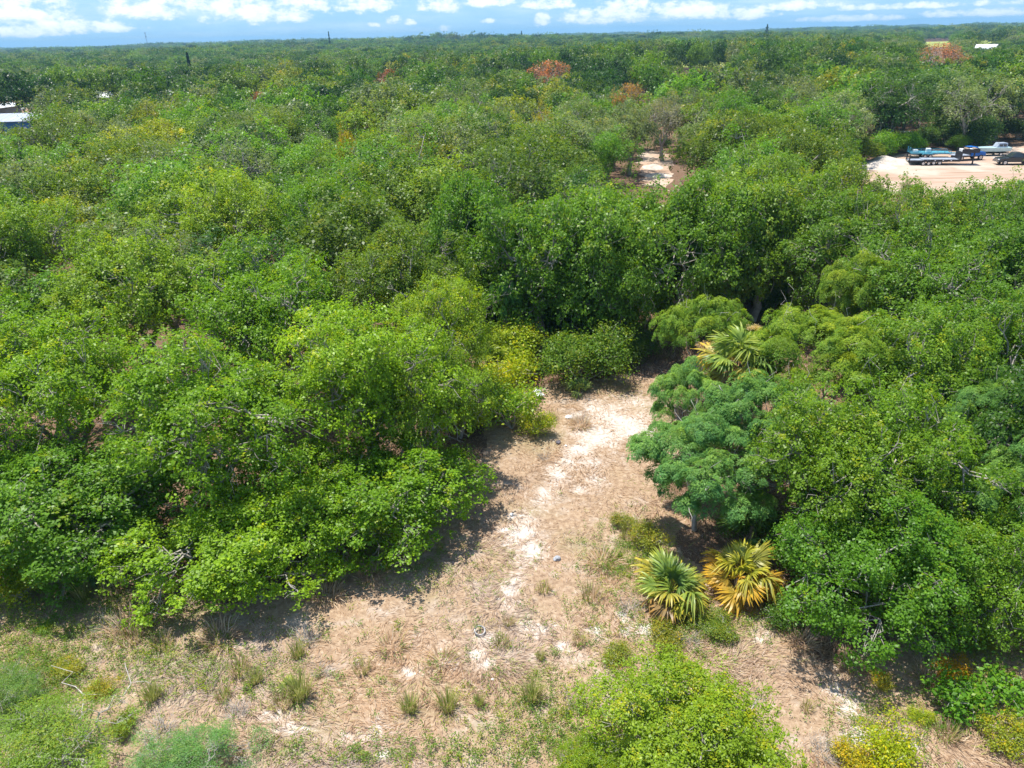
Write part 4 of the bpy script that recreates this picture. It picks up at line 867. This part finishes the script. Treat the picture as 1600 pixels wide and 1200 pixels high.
rock(872, 693, .34, 'dark lump with a pale cap on straw left of the track', simple('char', (.09, .08, .09), .8, noise=.5, scale=9), seed=3)
rock(884, 697, .14, 'tiny white stone beside the dark lump', M_white, seed=5)
rock(799, 805, .2, 'small white stone between the two lower sand patches', M_white, seed=6)
rock(770, 1065, .12, 'small pale stone on the straw near the bottom rush tufts', M_white, seed=7)
def sheetdebris(px, py, w, l, label, seed):
    seed = int(seed)
    r_ = np.random.default_rng(seed); n = 9; U = np.linspace(-.5, .5, n); xx_, yy_ = np.meshgrid(U * w, U * l); zz_ = .08 + .06 * np.sin(xx_ * 9 / w + seed) * np.cos(yy_ * 8 / l) + r_.normal(0, .02, xx_.shape)
    ii_ = np.arange(n - 1)[:, None] * n + np.arange(n - 1)[None]; Qd = np.stack([ii_, ii_ + 1, ii_ + n + 1, ii_ + n], -1)
    me = quadmesh('plastic_sheet', np.stack([xx_ + r_.normal(0, .03, xx_.shape), yy_ + r_.normal(0, .03, xx_.shape), zz_], -1), Qd, M_white); x, y, _ = at(px, py)
    o = link('plastic_sheet', me, None, (x, y, gz(x, y) + .15)); o.rotation_euler = (.15, 0, seed); md_ = o.modifiers.new('thick', 'SOLIDIFY'); md_.thickness = .02; return tag(o, label, 'debris')
sheetdebris(842, 620, .9, .35, 'crumpled pale plastic sheet beside the green bush at the clearing head', 5.5)
# tyre ring
bm = bmesh.new(); 
def torus(R1, r1, n=36, m_=10):
    V = []; 
    for i in range(n):
        for j in range(m_):
            a, b = 2 * math.pi * i / n, 2 * math.pi * j / m_; V.append(((R1 + r1 * math.cos(b)) * math.cos(a), (R1 + r1 * math.cos(b)) * math.sin(a), r1 * math.sin(b) * 1.4))
    Q = [(i * m_ + j, ((i + 1) % n) * m_ + j, ((i + 1) % n) * m_ + (j + 1) % m_, i * m_ + (j + 1) % m_) for i in range(n) for j in range(m_)]
    return V, Q
V, Q = torus(.17, .028); x, y, _ = at(750, 991); o = link('wire_ring', quadmesh('wire_ring', V, Q, simple('pale_ring', (.32, .30, .28), .7, noise=.6, scale=14), smooth=True), None, (x, y, gz(x, y) + .1)); o.rotation_euler = (.25, .1, 0); tag(o, 'small pale worn tyre ring lying in the straw left of centre bottom', 'tyre')
# sand heap by the yard
def heap(px, py, rx, ry, h, label, seed):
    n = 28; U = np.linspace(-1, 1, n); a_, b_ = np.meshgrid(U, U); rr_ = np.sqrt(a_ ** 2 + b_ ** 2); z_ = h * np.clip(1 - rr_, 0, 1) ** .8 * (1 + .35 * snoise(a_ * 3, b_ * 3, 1.5, seed)) - .05
    ii_ = np.arange(n - 1)[:, None] * n + np.arange(n - 1)[None]; Qd = np.stack([ii_, ii_ + 1, ii_ + n + 1, ii_ + n], -1); x, y, _ = at(px, py)
    o = link('sand_heap', quadmesh('sand_heap', np.stack([a_ * rx, b_ * ry, z_], -1), Qd, M_sandw, smooth=False), None, (x, y, .035)); return tag(o, label, 'sand heap')
heap(1395, 254, 4.6, 2.6, 1.0, 'long pale sand heap at the back left of the sandy yard', 3)
heap(1368, 262, 3.0, 2.2, .6, 'low pale sand heap left of the long one', 5)
heap(1020, 262, 1.6, 2.4, .5, 'white sand heap in the small sandy clearing', 8)
heap(1028, 275, 2.0, 1.8, .4, 'white sand heap at the near end of the small sandy clearing', 9)

# ------------------------------------------------------------------ hard-surface builder
class MB:
    def __init__(s): s.V, s.F = [], []
    def add(s, V, Fc):
        o_ = len(s.V); s.V += [tuple(v) for v in V]; s.F += [tuple(i + o_ for i in f) for f in Fc]; return s
    def box(s, x0, x1, y0, y1, z0, z1):
        return s.add([(x, y, z) for x in (x0, x1) for y in (y0, y1) for z in (z0, z1)], [(0, 1, 3, 2), (4, 6, 7, 5), (0, 4, 5, 1), (2, 3, 7, 6), (0, 2, 6, 4), (1, 5, 7, 3)])
    def prof(s, pts, y0, y1, inset=0.0):
        """side outline (x,z) extruded from y0 to y1; top points pulled in by 'inset'"""
        n = len(pts); zt = max(p[1] for p in pts); zb = min(p[1] for p in pts)
        f = lambda z: inset * max(0, (z - zb) / (zt - zb) - .45) / .55
        A = [(x, y0 + f(z), z) for x, z in pts]; B = [(x, y1 - f(z), z) for x, z in pts]
        return s.add(A + B, [tuple(range(n))[::-1], tuple(range(n, 2 * n))] + [(i, (i + 1) % n, n + (i + 1) % n, n + i) for i in range(n)])
    def cyl(s, p0, p1, r, n=16):
        V, Q = tubes([(np.array([p0, (np.array(p0) + np.array(p1)) / 2, p1], float), np.array([r, r, r]))], n)
        return s.add([tuple(v) for v in V], [tuple(int(i) for i in q_) for q_ in Q] + [tuple(range(n))[::-1], tuple(range(2 * n, 3 * n))])
    def build(s, name, mat, parent=None, bev=.0):
        me = bpy.data.meshes.new(name); me.from_pydata(s.V, [], s.F); me.materials.append(mat); me.update()
        o = link(name, me, parent)
        if bev: b = o.modifiers.new('bevel', 'BEVEL'); b.width = bev; b.segments = 2; b.limit_method = 'ANGLE'
        return o
M_darkpaint = simple('dark_paint', (.022, .027, .03), .22, spec=.6); M_glass = simple('car_glass', (.02, .03, .035), .06, spec=.8); M_chrome = simple('chrome', (.6, .6, .6), .3, 1)
M_blue = simple('blue_paint', (.01, .12, .42), .3); M_teal = simple('teal_paint', (.10, .36, .46), .35, noise=.15); M_black = simple('black_steel', (.018, .018, .022), .45); M_deck = simple('grey_deck', (.28, .32, .38), .6, noise=.3, scale=2)
M_whitep = simple('white_paint', (.78, .78, .77), .4, noise=.06); M_tyre = simple('tyre', (.02, .02, .02), .9); M_rim = simple('rim', (.55, .55, .56), .35, .8); M_wood = simple('weathered_wood', (.30, .22, .15), .85, noise=.3)
M_red = simple('red_lens', (.4, .02, .02), .3)
def wheel(par, x, y, r_, w=.24, name='wheel'):
    sg = 1 if y > 0 else -1
    t = MB().cyl((x, y - w / 2, r_), (x, y + w / 2, r_), r_, 20).build(name, M_tyre, par, .03)
    MB().cyl((x, y + sg * (w / 2 - .02), r_), (x, y + sg * (w / 2 + .015), r_), r_ * .6, 16).build('rim', M_rim, t)
def thing(name, px, py, label, cat, heading, z=.035, group=None):
    x, y, _ = at(px, py); e = empty(name, (x, y, z), heading, .88); return tag(e, label, cat, group)
# dark crew-cab pickup (front at +x)
def pickup(px, py, heading, mat, label, name='pickup_truck', cat='pickup'):
    e = thing(name, px, py, label, cat, heading)
    body = MB().prof([(-2.85, .55), (-2.85, 1.18), (-1.0, 1.2), (1.15, 1.15), (2.65, 1.02), (2.85, .85), (2.85, .5), (2.35, .45), (1.35, .45), (-1.3, .45), (-2.3, .45)], -.95, .95).build('body', mat, e, .06)
    MB().prof([(-1.0, 1.203), (-.78, 1.78), (.35, 1.84), (1.15, 1.17)], -.88, .88, .16).build('cab', mat, e, .04)
    for sy in (-1, 1):
        for x0, x1 in ((-.72, .02), (.1, .88)):
            t0 = 1.72 if x1 < .5 else 1.72
            pts = [(x0, 1.26), (x1, 1.26), (x1 - (.42 if x1 > .5 else 0), t0), (x0, t0)]
            y_ = sy * .865; w = MB().add([(x, sy * (.87 - (.13 if z > 1.5 else .02)), z) for x, z in pts] + [(x, sy * (.885 - (.13 if z > 1.5 else .02)) , z) for x, z in pts], [(0, 1, 2, 3), (7, 6, 5, 4), (0, 4, 5, 1), (1, 5, 6, 2), (2, 6, 7, 3), (3, 7, 4, 0)]).build('side_window', M_glass, e)
        for x in (-1.0 - .8, 1.85): wheel(e, x, sy * .86, .40)
        MB().box(2.80, 2.90, sy * .78 - .16, sy * .78 + .16, .78, .95).build('headlight', M_whitep, e, .02)
        MB().box(1.0, 1.16, sy * 1.05 - .09, sy * 1.05 + .09, 1.15, 1.35).build('mirror', M_black, e, .02)
    MB().add([(1.13, -.78, 1.22), (1.13, .78, 1.22), (.48, .68, 1.80), (.48, -.68, 1.80), (1.17, -.78, 1.22), (1.17, .78, 1.22), (.52, .68, 1.80), (.52, -.68, 1.80)], [(3, 2, 1, 0), (4, 5, 6, 7), (0, 1, 5, 4), (1, 2, 6, 5), (2, 3, 7, 6), (3, 0, 4, 7)]).build('windscreen', M_glass, e)
    MB().box(2.83, 2.93, -.6, .6, .62, .92).build('grille', M_chrome, e, .02); MB().box(2.85, 3.0, -.9, .9, .45, .6).build('bumper', M_chrome, e, .03)
    MB().box(-2.75, -1.1, -.78, .78, 1.19, 1.215).build('bed_liner', M_black, e)
    return e
pickup(1584, 257, R(174), M_darkpaint, 'dark grey crew-cab pickup parked at the right end of the sandy yard')
# blue truck facing away to the right of the gooseneck trailer
e = thing('blue_truck', 1510, 250, 'blue flatbed truck with white wheels behind the black gooseneck trailer', 'truck', R(8))
MB().box(-2.6, 2.4, -.5, .5, .5, .72).build('chassis', M_black, e, .03); MB().prof([(-.2, .7), (-.2, 2.1), (.9, 2.15), (1.3, 1.45), (2.5, 1.25), (2.6, .7)], -1.0, 1.0, .12).build('cab', M_blue, e, .08)
MB().add([(.93, -.8, 2.05), (.93, .8, 2.05), (1.30, .88, 1.52), (1.30, -.88, 1.52), (.98, -.8, 2.07), (.98, .8, 2.07), (1.35, .88, 1.54), (1.35, -.88, 1.54)], [(3, 2, 1, 0), (4, 5, 6, 7), (0, 1, 5, 4), (1, 2, 6, 5), (2, 3, 7, 6), (3, 0, 4, 7)]).build('windscreen', M_glass, e)
for sy in (-1, 1):
    MB().box(-.05, .75, sy * .985 - .012, sy * .985 + .012, 1.35, 1.85).build('side_window', M_glass, e); wheel(e, 1.7, sy * .9, .45); wheel(e, -1.8, sy * .9, .45)
MB().box(-2.7, -.3, -1.05, 1.05, .8, .92).build('bed', M_deck, e, .02); MB().box(-.42, -.3, -1.0, 1.0, .92, 2.1).build('headboard', M_black, e, .02)
# trailers
def trailer(px, py, heading, L, W, label, deck, frame, name='flatbed_trailer', hd=.65, axles=(-.9, -.1), ramps=True):
    e = thing(name, px, py, label, 'trailer', heading)
    MB().box(-L / 2, L / 2, -W / 2, W / 2, hd, hd + .08).build('deck', deck, e, .02)
    f = MB(); [f.box(-L / 2, L / 2, s_ * W / 2 + (.003 if s_ > 0 else -.083), s_ * W / 2 + (.083 if s_ > 0 else -.003), hd - .12, hd + .14) for s_ in (-1, 1)]
    for k in range(6): f.box(-L / 2 + (k + .3) * L / 6, -L / 2 + (k + .3) * L / 6 + .08, -W / 2, W / 2, hd - .14, hd - .004)
    f.build('frame', frame, e)
    MB().cyl((L / 2, -.5, hd - .05), (L / 2 + 1.3, 0, hd - .05), .05, 8).cyl((L / 2, .5, hd - .05), (L / 2 + 1.3, 0, hd - .05), .05, 8).build('tongue', frame, e)
    for a_ in axles:
        for sy in (-1, 1): wheel(e, a_, sy * (W / 2 + .22), .33, .2)
    for sy in (-1, 1): MB().prof([(axles[0] - .5, .66), (axles[0] - .3, .80), (axles[-1] + .3, .80), (axles[-1] + .5, .66)], sy * (W / 2 + .22) - .14, sy * (W / 2 + .22) + .14).build('mudguard', frame, e)
    if ramps:
        for sy in (-1, 1): MB().box(-L / 2 - .1, -L / 2, sy * .65 - .2, sy * .65 + .2, hd, hd + .9).build('ramp', frame, e)
    return e
trailer(1446, 257, R(-8), 5.6, 2.2, 'grey decked car trailer in front of the turquoise one, left of the gooseneck', M_deck, M_black)
e = trailer(1450, 246, R(-12), 6.4, 2.2, 'turquoise railed trailer with double wheels behind the grey decked one', M_teal, M_teal, hd=.8)
bx = MB().box(-.6, .1, -.5, .2, .885, 1.5).build('tool_box', M_whitep, e, .04); MB().box(-2.6, -1.9, -.6, .5, .885, 1.25).build('tool_box', M_whitep, e, .04)
rl = MB(); [rl.box(-3.1, 3.1, s_ * 1.02 - .03, s_ * 1.02 + .03, 1.2, 1.26) for s_ in (-1, 1)]; [rl.box(-3.1 + k * 1.03, -3.05 + k * 1.03, s_ * 1.02 - .025, s_ * 1.02 + .025, .882, 1.197) for k in range(7) for s_ in (-1, 1)]; rl.build('rail', M_teal, e)
# black gooseneck
e = thing('gooseneck_trailer', 1481, 257, 'black gooseneck trailer with raised loaded neck and drop leg, middle of the yard', 'trailer', R(-9))
MB().box(-4.2, 1.2, -1.1, 1.1, .75, .87).build('deck', M_deck, e, .02)
f = MB(); [f.box(-4.2, 1.2, s_ * 1.16 - .05, s_ * 1.16 + .05, .58, .92) for s_ in (-1, 1)]; f.box(1.2, 1.45, -1.1, 1.1, .6, 1.9); f.build('frame', M_black, e)
ld_ = MB(); ld_.box(1.3, 3.9, -1.1, 1.1, 1.903, 2.0); [ld_.box(1.3, 3.9, s_ * 1.08 - .03, s_ * 1.08 + .03, 2.003, 2.5) for s_ in (-1, 1)]; ld_.box(3.84, 3.9, -1.04, 1.04, 2.003, 2.5); ld_.build('neck_rack', M_black, e)
for k, (c_, x0) in enumerate(((M_whitep, 1.45), (M_wood, 2.1), (M_whitep, 2.8), (M_wood, 3.3))): MB().box(x0, x0 + .45, -.8 + .1 * k, .7, 2.005, 2.4 + .12 * (k % 2)).build('load_box', c_, e, .03)
MB().box(3.55, 3.7, -.12, .12, .1, 1.9).build('drop_leg', M_black, e, .01); MB().box(3.4, 3.85, -.2, .2, 0, .1).build('leg_foot', M_black, e)
for a_ in (-2.6, -1.7):
    for sy in (-1, 1): wheel(e, a_, sy * 1.0, .36, .22)
mk = MB(); [mk.box(-3.8 + k * 1.2, -3.6 + k * 1.2, -1.225, -1.212, .7, .82) for k in range(4)]; mk.build('marker_plate', M_whitep, e)
# boat on trailer (pale hull, cabin windows)
e = thing('white_boat', 1546, 243, 'pale teal and white cabin boat on a low trailer left of the dark pickup', 'boat', R(180))
hull = MB(); secs = [(-3.0, 1.0, .55), (-1.0, 1.1, .5), (1.2, 1.0, .55), (2.4, .55, .75), (3.1, .05, 1.0)]; V = []
for x, w, zb in secs: V += [(x, -w, 1.35), (x, -w * .75, zb + .2), (x, 0, zb), (x, w * .75, zb + .2), (x, w, 1.35)]
Fc = [(i * 5 + j, i * 5 + j + 1, i * 5 + j + 6, i * 5 + j + 5) for i in range(4) for j in range(4)] + [(0, 5, 9, 4)] + [(i * 5, (i + 1) * 5, (i + 1) * 5 + 4, i * 5 + 4) for i in range(1, 4)] + [(4, 3, 2, 1, 0)]
hull.add(V, Fc).build('hull', simple('pale_teal', (.40, .55, .58), .35, noise=.1), e)
MB().prof([(-2.4, 1.36), (-2.3, 2.05), (-.9, 2.08), (-.5, 1.36)], -.7, .7, .1).build('cabin', M_deck, e, .05)
for sy in (-1, 1):
    for x0 in (-2.1, -1.45): MB().box(x0, x0 + .5, sy * .69 - .03, sy * .69 + .005 * sy + .02, 1.55, 1.85).build('cabin_window', M_glass, e)
MB().box(-2.8, 3.6, -.6, .6, .38, .46).build('trailer_frame', M_black, e)
for sy in (-1, 1): wheel(e, -1.2, sy * 1.0, .3, .2)
# white utility cart under the oak
e = thing('utility_cart', 1413, 222, 'white framed utility cart with a flat roof in the shade of the dark oak', 'utility cart', R(-60))
MB().prof([(-1.3, .4), (-1.3, .8), (-.4, .75), (.5, .6), (.9, .9), (1.35, .75), (1.4, .4)], -.62, .62).build('body', M_whitep, e, .05)
MB().box(-1.1, 1.0, -.68, .68, 1.85, 1.93).build('roof', M_whitep, e, .03)
for x, z0 in ((-1.0, .8), (.85, .85)):
    for sy in (-1, 1): MB().box(x, x + .06, sy * .6 - .03, sy * .6 + .03, z0, 1.848).build('roof_post', M_whitep, e)
MB().box(-.5, .05, -.55, .55, .78, .95).build('seat', M_black, e, .04); MB().box(-.55, -.42, -.55, .55, .955, 1.35).build('seat_back', M_black, e, .03)
for x in (-.9, .95):
    for sy in (-1, 1): wheel(e, x, sy * .58, .28, .2)
# dark vehicle hidden left of the cart
pickup(1388, 218, R(-30), simple('shadow_blue', (.02, .03, .05), .4), 'dark vehicle half hidden in shade left of the white cart', 'parked_truck', 'truck')
# round tank at the near right edge of the yard
e = thing('dark_tank', 1599, 300, 'dark blue grey round-topped tank on a pale base, near edge of the yard', 'tank', R(5))
MB().cyl((-1.1, 0, .95), (1.1, 0, .95), .55, 20).build('drum', simple('tank_blue', (.06, .11, .14), .45), e, .04); MB().box(-1.0, 1.0, -.45, .45, 0, .45).build('base', simple('pale_base', (.4, .4, .36), .8), e, .03)

# ------------------------------------------------------------------ buildings
M_roof = simple('metal_roof', (.40, .44, .50), .45, .1, noise=.12, scale=.4); M_bluewall = simple('blue_wall', (.03, .16, .36), .6, noise=.1); M_whiteroof = simple('white_roof', (.6, .61, .62), .5, noise=.05)
M_greywall = simple('grey_wall', (.35, .38, .42), .7)
def gable(name, px, py, L, W, h, rise, rz, label, wall, roof, z=0, doors=1, cat='building'):
    x, y, _ = at(px, py, h); e = empty(name, (x, y, z), rz); tag(e, label, cat)
    MB().add([(-L / 2, -W / 2, 0), (L / 2, -W / 2, 0), (L / 2, W / 2, 0), (-L / 2, W / 2, 0), (-L / 2, -W / 2, h), (L / 2, -W / 2, h), (L / 2, W / 2, h), (-L / 2, W / 2, h), (-L / 2, 0, h + rise), (L / 2, 0, h + rise)],
             [(0, 1, 5, 4), (2, 3, 7, 6), (0, 4, 8, 7, 3), (1, 2, 6, 9, 5)]).build('wall', wall, e)
    ov = .4; r_ = MB()
    for sy in (-1, 1):
        a_ = [(-L / 2 - ov, 0, h + rise + .06), (L / 2 + ov, 0, h + rise + .06), (L / 2 + ov, sy * (W / 2 + ov), h - rise * ov / (W / 2) + .06), (-L / 2 - ov, sy * (W / 2 + ov), h - rise * ov / (W / 2) + .06)]
        r_.add(a_ + [(p_[0], p_[1], p_[2] - .1) for p_ in a_], [(0, 1, 2, 3), (7, 6, 5, 4), (0, 4, 5, 1), (1, 5, 6, 2), (2, 6, 7, 3), (3, 7, 4, 0)])
    n = int(L / 1.2)
    for k in range(n + 1):
        for sy in (-1, 1):
            x_ = -L / 2 + k * L / n; r_.add([(x_ - .03, sy * .02, h + rise + .10), (x_ + .03, sy * .02, h + rise + .10), (x_ + .03, sy * (W / 2 + ov), h - rise * ov / (W / 2) + .10), (x_ - .03, sy * (W / 2 + ov), h - rise * ov / (W / 2) + .10)], [(0, 1, 2, 3)])
    r_.build('roof', roof, e)
    for k in range(doors):
        x_ = -L / 2 + (k + .5) * L / max(doors, 1); MB().box(x_ - 1.2, x_ + 1.2, -W / 2 - .03, -W / 2 - .002, 0, 2.4).build('door', M_whitep, e); MB().box(x_ + 2.0, x_ + 3.0, -W / 2 - .03, -W / 2 - .002, 1.2, 2.1).build('window', M_glass, e)
    return e
gable('metal_building', 5, 186, 20, 13, 3.6, 1.1, R(4), 'long low blue walled building with a pale grey metal roof at the left edge', M_bluewall, M_roof, doors=3)
gable('carport', -2, 167, 10, 5.5, 2.9, .8, R(84), 'white roofed open shed behind the grey metal roof', M_greywall, M_whiteroof, doors=0, cat='shed')
gable('barn', 172, 150, 9, 5, 4.6, 1.2, R(35), 'white roofed shed poking out of the canopy, upper left', M_greywall, M_whiteroof)
gable('small_shed', 149, 144, 3.5, 3, 3.4, .6, R(10), 'tiny white roofed shed left of the larger white roof', M_greywall, M_whiteroof, doors=0, cat='shed')
gable('cottage', 267, 146, 5, 4, 4.4, 1.0, R(20), 'small white roofed cottage among trees, right of the larger white roof', M_greywall, M_whiteroof, doors=1)
gable('farmhouse', 1541, 76, 9, 7, 6.5, 2, R(-40), 'far pale roofed house in front of the yellow field, upper right', M_greywall, M_whiteroof, doors=1)
pickup(28, 174, R(-12), M_whitep, 'white pickup beyond the grey metal roof, left edge')
pickup(47, 170, R(20), simple('blue_grey_paint', (.10, .18, .26), .3), 'blue grey vehicle right of the white pickup, upper left', 'parked_car', 'car')
# lattice mast on the skyline
x, y, _ = at(233, 82); sc_ = 0.86; x *= sc_; y *= sc_; HT = 40
e = empty('radio_mast', (x, y, 0)); tag(e, 'thin radio mast rising above the skyline, upper left', 'radio mast')
lat = MB(); w0, w1 = 1.3, .8
cor = lambda z: [((w0 + (w1 - w0) * z / HT) * math.cos(a_), (w0 + (w1 - w0) * z / HT) * math.sin(a_), z) for a_ in (0, 2.094, 4.189)]
for k in range(20):
    A, B = cor(k * HT / 20), cor((k + 1) * HT / 20)
    for j in range(3): lat.cyl(A[j], B[j], .09, 5); lat.cyl(A[j], B[(j + 1) % 3], .05, 4); lat.cyl(B[j], B[(j + 1) % 3], .05, 4)
lat.build('lattice', simple('mast_steel', (.30, .32, .34), .6), e)
for z_ in (HT - 1.5, HT - 8): 
    an = MB(); [an.box(1.1 * math.cos(a_) - .25, 1.1 * math.cos(a_) + .25, 1.1 * math.sin(a_) - .25, 1.1 * math.sin(a_) + .25, z_ - 1.1, z_ + 1.1) for a_ in (0, 2.1, 4.2)]; an.cyl((-1.1, 0, z_), (1.1, 0, z_), .06, 5); an.build('antenna_array', M_deck, e)
# lone tall conifers on the skyline
def conifer(px, py, dist, h, rr_, label):
    x, y, _ = at(px, py); d_ = math.hypot(x, y); x, y = x / d_ * dist, y / d_ * dist; r_ = np.random.default_rng(int(px)); n = 1600; t_ = r_.uniform(0, 1, n) ** .8; a_ = r_.uniform(0, 6.283, n)
    w_ = rr_ * (1 - t_) ** .7 * (.6 + .4 * np.sin(t_ * 40)) + .2; P_ = np.column_stack([np.cos(a_) * w_ * r_.uniform(.3, 1, n), np.sin(a_) * w_ * r_.uniform(.3, 1, n), h * (.15 + .85 * t_)])
    V, Q = leaves(P_, norm(np.column_stack([np.cos(a_), np.sin(a_), np.full(n, -.2)])), norm(r_.normal(0, .5, (n, 3)) + [0, 0, 1]), .9, .5)
    cr_ = quadmesh('crown', V, Q, M_leaf, {'rnd': ('FACE', r_.uniform(.2, .7, n)), 'tip': ('FACE', np.zeros(n))}); TV, TQ = tubes([(np.array([[0, 0, 0], [0, 0, h * .5], [0, 0, h]], float), np.array([.35, .22, .04]))], 6)
    return plant('conifer', (cr_, quadmesh('trunk', TV, TQ, M_bark)), (x, y, 0), 0, 1, (.03, .08, .02), label, 'conifer')
conifer(515, 66, 1000, 27, 1.8, 'lone narrow dark conifer standing above the skyline, upper centre left')
conifer(292, 84, 420, 14.0, 1.3, 'narrow dark conifer just below the skyline right of the mast')
conifer(815, 64, 1300, 24, 5, 'dark clump of tall conifer above the skyline, top centre')
conifer(1198, 50, 1000, 23, 6, 'broad dark conifer breaking the skyline at the upper right')

# ------------------------------------------------------------------ haze: one closed box of air round the whole place
m, q = newmat('air')
v = q.n('ShaderNodeVolumePrincipled'); v.inputs['Color'].default_value = (.32, .60, .84, 1); v.inputs['Density'].default_value = .00017; v.inputs['Anisotropy'].default_value = .0
o = q.n('ShaderNodeOutputMaterial'); q.link(v.outputs[0], o.inputs['Volume'])
me = bpy.data.meshes.new('haze'); a, b, z0, z1 = 9600, 9600, -1.0, 70.0
me.from_pydata([(x, y, z) for x in (-a, a) for y in (-b, b) for z in (z0, z1)], [], [(0, 1, 3, 2), (4, 6, 7, 5), (0, 4, 5, 1), (2, 3, 7, 6), (0, 2, 6, 4), (1, 5, 7, 3)])
me.materials.append(m); tag(link('haze', me), 'faint blue air over the far woods', 'haze', kind='stuff')
